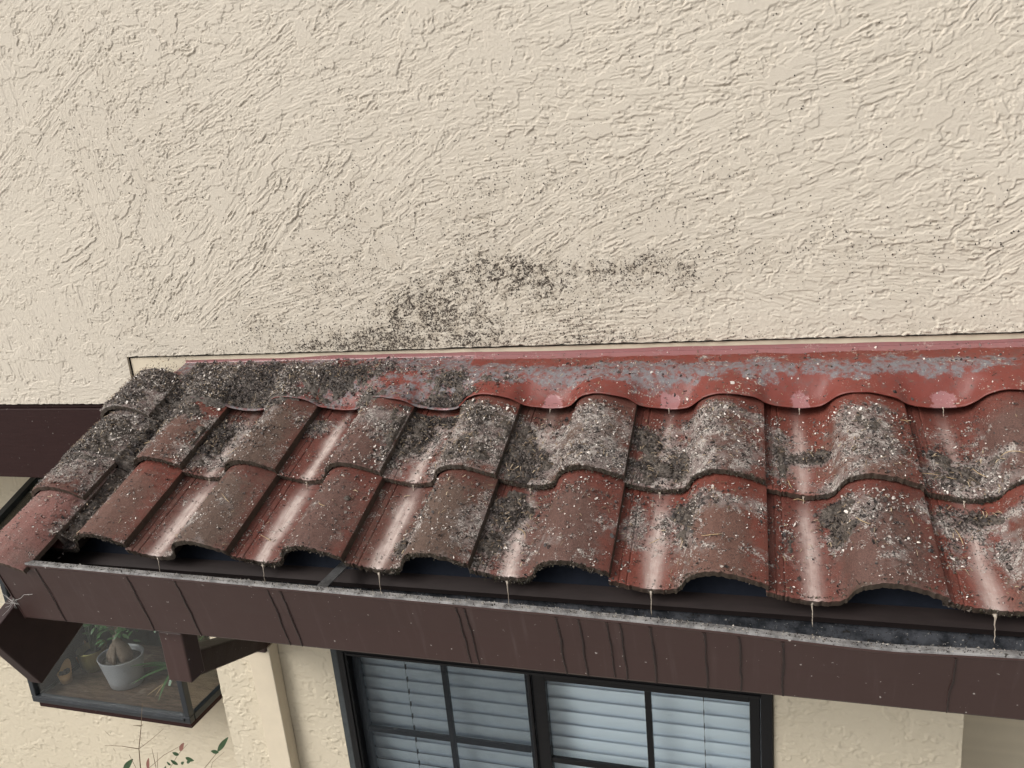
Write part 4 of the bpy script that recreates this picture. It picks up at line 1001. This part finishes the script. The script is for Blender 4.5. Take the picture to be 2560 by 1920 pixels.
# ------------------------------------------------------------------ litter on the roof
gxs = np.arange(-1.875, .80, .0026); gss = np.arange(.84, 1.60, .0026)
GX, GS = np.meshgrid(gxs, gss)
Dn = dens(GX, GS)
N1 = fbm(GX * 38, GS * 38, 1, 4); N2 = fbm(GX * 170, GS * 170, 4, 3)
valid = (GX > -1.675) & (GS > .90) | ((GX <= -1.675) & (GS > .805))
mk = milk_at(GX, GS) * ((GS < 1.40))
N3 = fbm(GX * 85, GS * 85, 3, 3)
thk = sst(.50, 1.10, Dn * .92 + .95 * (N1 - .5) - .55 * mk) * .0085 * (.45 + .45 * N2 + .9 * sst(.40, .68, N3)) * (1 - .25 * (GS > 1.35)) * (1 - .55 * ((GS > 1.35) & (GX < -1.68))) * valid * ~((GX < -1.68) & (GS > 1.51))
lap = np.minimum(np.abs(GS - (ROWS[1][0] - .004)), np.abs(GS - 1.403) + 1.0 * ((GX < -.93) & (col_t(GX) > .125)))
thk = thk * (lap > .006) * (thk > .0012)
fl_ = fill_h(GX, GS) > top_h(GX, GS)
keep = (thk > 0) | fl_
Hm = surf_h(GX, GS) - .0022 + thk + .0009 * (fbm(GX * 330, GS * 330, 6, 2) - .5) * keep
nr, nc = GX.shape
Fm = grid_faces(nr, nc); kk = keep.ravel(); Fm = Fm[kk[Fm].sum(1) >= 3]
# never bridge the step between courses
rowid = ((GS > ROWS[1][0] - .004).astype(int) + ((GS > 1.403) & ~((GX < -.93) & (col_t(GX) > .125))).astype(int)).ravel(); Fm = Fm[rowid[Fm].max(1) == rowid[Fm].min(1)]
rk_ = (GX < RX + .093).ravel().astype(int); _h = Hm.ravel(); Fm = Fm[(rk_[Fm].max(1) == rk_[Fm].min(1)) | (_h[Fm].max(1) - _h[Fm].min(1) < .03)]
used = np.unique(Fm); rem = -np.ones(nr * nc, int); rem[used] = np.arange(len(used))
o = build('wet_mulch', W(GX, GS, Hm).reshape(-1, 3)[used], rem[Fm], M_mulch, loc=Wp(-.6, 1.2, 0), smooth=True)
tag(o, 'dark wet leaf mulch heaped in the pans and over the flashing of the red roof', 'leaf litter', kind='stuff')

def flakes(n, smin, smax, seed, dpow, dmin=0.0, pal=None, tall=.004):
    r = np.random.default_rng(seed)
    X = r.uniform(-1.868, .80, n * 4); S = r.uniform(.80, 1.60, n * 4)
    d = dens(X, S) * (.4 + 1.2 * fbm(X * 30, S * 30, 2, 3)) - .35 * milk_at(X, S)
    cl = sst(.49, .60, fbm(X * 48 + seed, S * 48, 4, 3)); cl = np.maximum(cl, sst(.85, 1.25, dens(X, S)))
    ok = (r.random(len(X)) < (np.clip(d, dmin, 1.2) ** dpow) * (.07 + .93 * cl)) & ~((X < -1.68) & (S > 1.515)) & ((X < -1.68) | (S > .897)) & ((S < ROWS[1][0] - .012) | (S > ROWS[1][0]) | (X < -1.675)) & ((S < 1.392) | (S > 1.408) | (X < -1.745))
    X = X[ok][:n]; S = S[ok][:n]; m = len(X)
    th = sst(.50, 1.15, dens(X, S) * .92 + .75 * (fbm(X * 38, S * 38, 1, 4) - .5)) * .009
    H = surf_h(X, S) + th * .8 + r.random(m) * tall * .5 + .0006
    H = H - .004 * ((X < -1.68) & (S > 1.35)); C = W(X, S, H)
    L = smin * (smax / smin) ** r.random(m); Wd = L * r.uniform(.3, .9, m)
    az = r.uniform(0, 2 * np.pi, m); ti = r.normal(0, .45, m); to = r.normal(0, .45, m)
    ex = np.array([1, 0, 0]); es = np.array([0, CS, SN]); eh = np.array([0, -SN, CS])
    ca, sa = np.cos(az)[:, None], np.sin(az)[:, None]
    a = ex * ca + es * sa; b_ = -ex * sa + es * ca
    a = a * np.cos(ti)[:, None] + eh * np.sin(ti)[:, None]; b_ = b_ * np.cos(to)[:, None] + eh * np.sin(to)[:, None]
    a = a * (L / 2)[:, None]; b_ = b_ * (Wd / 2)[:, None]
    bend = eh * (L * r.uniform(-.25, .35, m))[:, None]
    V = np.stack([C - a - b_ * r.uniform(.2, 1, m)[:, None], C - b_ * 1.0 + bend, C + a * 1.0 - b_ * r.uniform(0, .8, m)[:, None], C + a * .9 + b_ * r.uniform(.1, 1, m)[:, None], C + b_ + bend, C - a * .9 + b_ * r.uniform(.2, 1, m)[:, None]], 1).reshape(-1, 3)
    i = np.arange(m)[:, None] * 6
    F = np.concatenate([i + np.array([[0, 1, 4, 5]]), i + np.array([[1, 2, 3, 4]])])
    u = r.random(m); col = np.zeros((m, 3))
    cols = np.array([[.024, .0185, .017], [.072, .056, .050], [.155, .126, .112], [.31, .27, .24], [.62, .57, .52]])
    pan = ((col_t(X) < .15) & (X > -1.68)).astype(float); u = np.clip(u - .30 * pan * sst(.35, .9, dens(X, S)) - .55 * (fbm(X * 26, S * 26, 6, 3) - .5), 0, .999)
    idx = np.searchsorted(np.cumsum(pal or [.20, .26, .24, .18, .12]), u).clip(0, 4)
    col = cols[idx] * r.uniform(.7, 1.3, (m, 1))
    col = np.repeat(np.concatenate([col, np.ones((m, 1))], 1), 6, 0)
    return V, F, col
A1 = flakes(50000, .0020, .0062, 3, .75, .0)
A2 = flakes(9000, .005, .012, 4, 1.2, .0, [.34, .24, .16, .15, .11], .006)
A3 = flakes(17000, .0012, .0048, 5, .30, .13, [.34, .16, .12, .18, .20])
def nose_bits(n, seed):
    r = np.random.default_rng(seed); X = r.uniform(-1.67, .80, n); row = r.random(n) < .5; u = r.random(n)
    t = col_t(X); w_ = r.random(n) < .35 + .65 * np.exp(-((t - .13) / .05) ** 2) + .3 * np.exp(-((t - .27) / .03) ** 2); X, row, u = X[w_], row[w_], u[w_]; m = len(X)
    S = np.where(row, ROWS[1][0], ROWS[0][0]) - .0008 + .006 * u ** 3 - .0015 * r.random(m); H = prof(col_t(X)) + TH * (1 - r.random(m) * 1.15 * (u < .75)) - .0005
    C = W(X, S, H); L = .0018 * 2.6 ** r.random(m)
    V = C[:, None, :] + r.normal(0, .38, (m, 6, 3)) * L[:, None, None]
    i = np.arange(m)[:, None] * 6; F = np.concatenate([i + np.array([[0, 1, 4, 5]]), i + np.array([[1, 2, 3, 4]])])
    cols = np.array([[.020, .017, .013], [.045, .042, .022], [.09, .072, .055], [.20, .17, .14]])[r.choice(4, m, p=[.35, .30, .25, .10])] * r.uniform(.7, 1.3, (m, 1))
    return V.reshape(-1, 3), F, np.repeat(np.concatenate([cols, np.ones((m, 1))], 1), 6, 0)
def fibres(n, seed):
    r = np.random.default_rng(seed); X = r.uniform(-1.86, .80, n * 4); S = r.uniform(.81, 1.59, n * 4)
    ok = (r.random(n * 4) < np.clip(dens(X, S), 0, 1) ** 1.1) & ((X < -1.68) | (S > .90)) & ((np.abs(S - 1.145) > .012)) & (np.abs(S - 1.40) > .01); X = X[ok][:n]; S = S[ok][:n]; m = len(X)
    H = surf_h(X, S) + sst(.5, 1.15, dens(X, S)) * .008 + .001 + .003 * r.random(m); C = W(X, S, H); L = .005 * 3 ** r.random(m); az = r.uniform(0, np.pi, m); ti = r.normal(0, .25, m)
    d = np.stack([np.cos(az), np.sin(az) * CS - .44 * ti, np.sin(az) * SN + .9 * ti], -1); d /= np.linalg.norm(d, axis=1)[:, None]; sd_ = np.stack([-np.sin(az), np.cos(az) * CS, np.cos(az) * SN], -1) * (.0006 * (.6 + r.random(m)))[:, None]
    up_ = np.array([0, -SN, CS]) * (L * r.uniform(-.1, .25, m))[:, None]; a_ = d * (L / 2)[:, None]
    V = np.stack([C - a_ - sd_, C - sd_ + up_, C + a_ - sd_, C + a_ + sd_, C + sd_ + up_, C - a_ + sd_], 1).reshape(-1, 3); i = np.arange(m)[:, None] * 6
    F = np.concatenate([i + np.array([[0, 1, 4, 5]]), i + np.array([[1, 2, 3, 4]])]); cols = np.array([[.05, .035, .025], [.14, .095, .06], [.27, .20, .13], [.42, .33, .22]])[r.choice(4, m, p=[.36, .36, .19, .09])] * r.uniform(.7, 1.2, (m, 1))
    return V, F, np.repeat(np.concatenate([cols, np.ones((m, 1))], 1), 6, 0)
A5 = fibres(4800, 31)
A4 = nose_bits(11000, 9); A4 = (np.concatenate([A4[0], A5[0]]), np.concatenate([A4[1], A5[1] + len(A4[0])]), np.concatenate([A4[2], A5[2]])); _A3 = (np.concatenate([A3[0], A4[0]]), np.concatenate([A3[1], A4[1] + len(A3[0])]), np.concatenate([A3[2], A4[2]])); A3 = _A3
n1 = len(A1[0]); n2 = n1 + len(A2[0])
o = build('leaf_litter', np.concatenate([A1[0], A2[0], A3[0]]), np.concatenate([A1[1], A2[1] + n1, A3[1] + n2]), M_flake, loc=Wp(-.6, 1.2, 0), attrs=dict(col=np.concatenate([A1[2], A2[2], A3[2]])))
tag(o, 'fine brown, grey and pale flakes of leaf litter strewn over the roof tiles', 'leaf litter', kind='stuff')

# specks thrown on the wall and the gutter lip
r = np.random.default_rng(8); n = 26000
X = r.uniform(-2.6, .76, n * 6); Z = r.uniform(-.43, .5, n * 6)
ok = r.random(n * 6) < (wall_dirt(X, Z) ** 1.8 * 1.2 + .005); X = X[ok][:n]; Z = Z[ok][:n]; m = len(X)
Hh = bil(xsU, zsU, HU, X, Z); C = np.stack([X, 1.998 - Hh - .0004, Z + ZC], -1)
L = .0012 * (4.2 / 1.2) ** (r.random(m) ** 1.5)
X2 = r.uniform(-1.79, .8, 1500); C2 = np.stack([X2, 1.2695 + .018 * r.random(1500), ZC + gzt(X2) + .0024], -1); L2 = .0012 * 3 ** r.random(1500)
C = np.concatenate([C, C2]); L = np.concatenate([L, L2]); M_ = len(C)
off = np.stack([r.normal(0, .5, (M_, 4)), r.normal(0, .25, (M_, 4)), r.normal(0, .5, (M_, 4))], -1)
tet = np.array([[-1, 0, -1], [1, 0, -1], [0, -.9, .2], [0, 0, 1.1]]) * .5
V = (C[:, None, :] + (tet[None] + off * .35) * L[:, None, None]).reshape(-1, 3)
i = np.arange(M_)[:, None] * 4; F = np.concatenate([i + np.array([q]) for q in ([0, 1, 2], [1, 3, 2], [3, 0, 2], [0, 3, 1])])
cl_ = np.concatenate([np.tile([.034, .027, .023], (m, 1)), np.array([[.02, .017, .015], [.10, .08, .065], [.5, .46, .4]])[r.integers(0, 3, 1500)]])
cl_ = np.repeat(np.concatenate([cl_, np.ones((M_, 1))], 1), 4, 0)
o = build('dirt_specks', V, F, M_flake, loc=(-.8, 1.99, ZC - .3), attrs=dict(col=cl_))
tag(o, 'tiny black crumbs of dirt clinging to the cream wall and the gutter lip', 'dirt', kind='stuff')

# mud lumps
def lump(x, s, rx, rs, rh, label, seed):
    import bmesh
    bm = bmesh.new(); bmesh.ops.create_icosphere(bm, subdivisions=5, radius=1)
    P = np.array([v.co[:] for v in bm.verts]); Fq = [[v.index for v in f.verts] for f in bm.faces]; bm.free()
    nz_ = fbm(P[:, 0] * 1.6 + P[:, 2] * 1.1 + seed, P[:, 1] * 1.6 - P[:, 2], seed, 3); nf = fbm(P[:, 0] * 7 + P[:, 2] * 5, P[:, 1] * 7 + P[:, 2] * 4 + seed, seed + 2, 4)
    rr = .62 + .55 * nz_ + .55 * (nf - .5)
    xx = x + P[:, 0] * rx * rr; ss_ = s + P[:, 1] * rs * rr; hh = top_h(xx * 0 + x, ss_ * 0 + s) + P[:, 2] * rh * rr
    hh = np.maximum(hh, top_h(xx, ss_) - .003)
    o = build('mud_lump', W(xx, ss_, hh), Fq, M_clump, loc=Wp(x, s, float(top_h(np.array(x), np.array(s)))), smooth=True); tag(o, label, 'mud lump', 'lumps of wet mud on the tiles')
lump(-.205, 1.205, .034, .024, .020, 'large dark mud lump near the nose of the third upper tile from the right', 3)
lump(.148, 1.100, .026, .022, .014, 'dark mud lump under the upper row beside the dripping white drop', 9)
lump(-.765, .957, .011, .019, .009, 'small dark mud lump right of the palest milky streak', 5)
lump(-.930, 1.052, .009, .007, .006, 'tiny mud lump on a brown tile crest in the lower row', 6)
lump(.372, 1.252, .014, .014, .012, 'mud lump in the pan of the rightmost upper tile', 7)
lump(-.545, 1.085, .026, .026, .012, 'black mulch lump at the top of the half filled pan', 12)
lump(-.262, 1.320, .018, .012, .010, 'mud lump just below the flashing edge in the silted pan', 14)
lump(-.855, 1.345, .030, .022, .012, 'mulch heap below the left flashing beside the cream trickle', 15)

# pine needles and straw
NEED = 46
r = np.random.default_rng(12); c_ = 0
used_needles = set()
spots = [(.40, 1.20, .07, .03, 11), (.33, 1.36, .03, .03, 5), (.2, 1.08, .05, .03, 4), (-1.63, 1.25, .03, .06, 8), (-.1, .97, .06, .04, 3), (.08, 1.17, .08, .05, 4), (-.3, 1.0, .12, .06, 3), (-1.2, 1.0, .2, .08, 5), (-1.1, 1.5, .3, .05, 5), (-.5, 1.05, .04, .05, 4), (-1.25, 1.25, .15, .08, 3), (.42, 1.10, .05, .03, 4)]
for cx, cs, rx, rs, k in spots:
    for q in range(max(1, int(k * .62))):
        x = cx + r.normal() * rx * .7; s = cs + r.normal() * rs * .7
        L = r.uniform(.018, .045); a = r.uniform(0, math.pi); bn = r.normal() * .15
        pts = []
        for t in np.linspace(-.5, .5, 6):
            xx = x + L * t * math.cos(a) - bn * L * t * t * math.sin(a) * 2; ss_ = s + L * t * math.sin(a) + bn * L * t * t * math.cos(a) * 2
            pts.append((xx, ss_))
        hs_ = [float(top_h(np.array(p), np.array(q_))) for p, q_ in pts]
        h0 = max(hs_[0], hs_[-1], max(hs_) - .003); P_ = [Wp(p, q_, max(hh, hh * .5 + h0 * .5) + .003 + .0015 * r.random()) for (p, q_), hh in zip(pts, hs_)]
        if max(abs(P_[i][2] - P_[i + 1][2]) for i in range(5)) > .02: continue
        kk = int(round((SEAM0 - (x - float(col_t(np.array(x))))) / PIT))
        where = 'gable tiles' if x < -1.68 else ('flashing' if s > 1.405 else '%s tile row' % ('upper' if s > ROWS[1][0] else 'lower'))
        side = 'leaning left' if math.cos(a) * math.sin(a) < 0 else 'leaning right'
        nth = ['', ', first tile from gable', ', second tile from gable', ', third tile from gable', ', fourth tile from gable', ', fifth tile from gable', ', sixth tile from gable', ', seventh tile from gable', ', rightmost full tile'][max(1, min(8, 8 - kk))]
        lab = '%s %s dry needle on the %s%s, %s' % ('long' if L > .031 else 'short', 'curved' if abs(bn) > .1 else 'straight', where, nth, side)
        if lab in used_needles: continue
        used_needles.add(lab)
        o = MB().tube(P_, [.0004, .0007, .0008, .0008, .0007, .0003], 6).build('pine_needle', M_straw, smooth=True, loc=P_[2])
        tag(o, lab, 'pine needle', 'dry needles scattered on the tiles')

# trickles of muddy water falling from the tile noses and the flashing
def trickle(x, s, h, L, label, group, drops=0, rad=.0017):
    p = Vector(Wp(x, s, h)); t = empty('water_drip', p); tag(t, label, 'water drip', group)
    m = 9; pts = []; rd = []
    for i in range(m):
        q = i / (m - 1); pts.append(p + Vector((.0016 * (random.random() - .5), -.006 * q - .001, .003 - L * q)))
        rd.append(rad * (1.5 * (1 - q) ** 6 + .6 - .15 * q) * random.uniform(.85, 1.15))
    rd[-2] *= 1.35; rd[-1] *= .6
    MB().tube(pts, rd, 10).build('thread', M_water, t, smooth=True)
    z = pts[-1].z
    for d in range(drops):
        z -= random.uniform(.010, .017); rr = random.uniform(.0013, .0026)
        MB().lathe((p.x, p.y - .008, z), [(rr * math.sin(a), -rr * 1.25 * math.cos(a)) for a in np.linspace(.25, 2.9, 7)], 10).build('drop', M_water, t, smooth=True)
ordl = {0: 'rightmost full', 1: 'second full', 2: 'third full', 3: 'fourth full', 4: 'fifth full', 5: 'sixth full', 6: 'seventh full'}
for k in range(0, 7):
    x = SEAM0 - PIT * k + .080
    trickle(x + .002, ROWS[0][0] - .001, .002, [.055, .050, .052, .066, .062, .046, .040][k], 'muddy trickle falling into the gutter from the %s tile counted from the right' % ordl[k], 'muddy trickles falling into the gutter', [3, 4, 3, 0, 1, 0, 0][k])
    trickle(x - .001, ROWS[1][0] - .001, .002, [.012, .022, .024, .022, .022, .020, .018][k], 'short muddy drip under the upper row at the %s tile counted from the right' % ordl[k], 'muddy drips between the tile rows', 0, .0018)
for k in (0, 1, 2, 3):
    x = SEAM0 - PIT * k + .082
    trickle(x, float(flash_edge(np.array([x]))[0]), .018, [.02, .014, .012, .010][k], 'tiny clear drip at the flashing edge above the %s tile counted from the right' % ordl[k], 'tiny drips on the flashing edge', 0, .0012)

# cobweb at the gutter's left corner
M_web = simple('cobweb_silk', (.45, .44, .42), .8, var=.1, bump=0)
cw = MB()
a0 = Vector((-1.80, 1.30, ZC - .905))
for i in range(16):
    d = Vector((random.uniform(-.06, .02), random.uniform(-.01, .03), random.uniform(-.05, .03)))
    cw.tube([a0 + Vector((random.gauss(0, .006), -.004, random.gauss(0, .006))), a0 + d * .5 + Vector((0, -.003, -.004)), a0 + d], .00035, 4)
cw.tube([a0, a0 + Vector((.03, -.008, .012)), a0 + Vector((.05, -.012, .026)), a0 + Vector((.08, -.012, .03))], .0005, 4)
tag(cw.build('cobweb', M_web), 'wispy grey cobweb at the left corner of the gutter', 'cobweb')
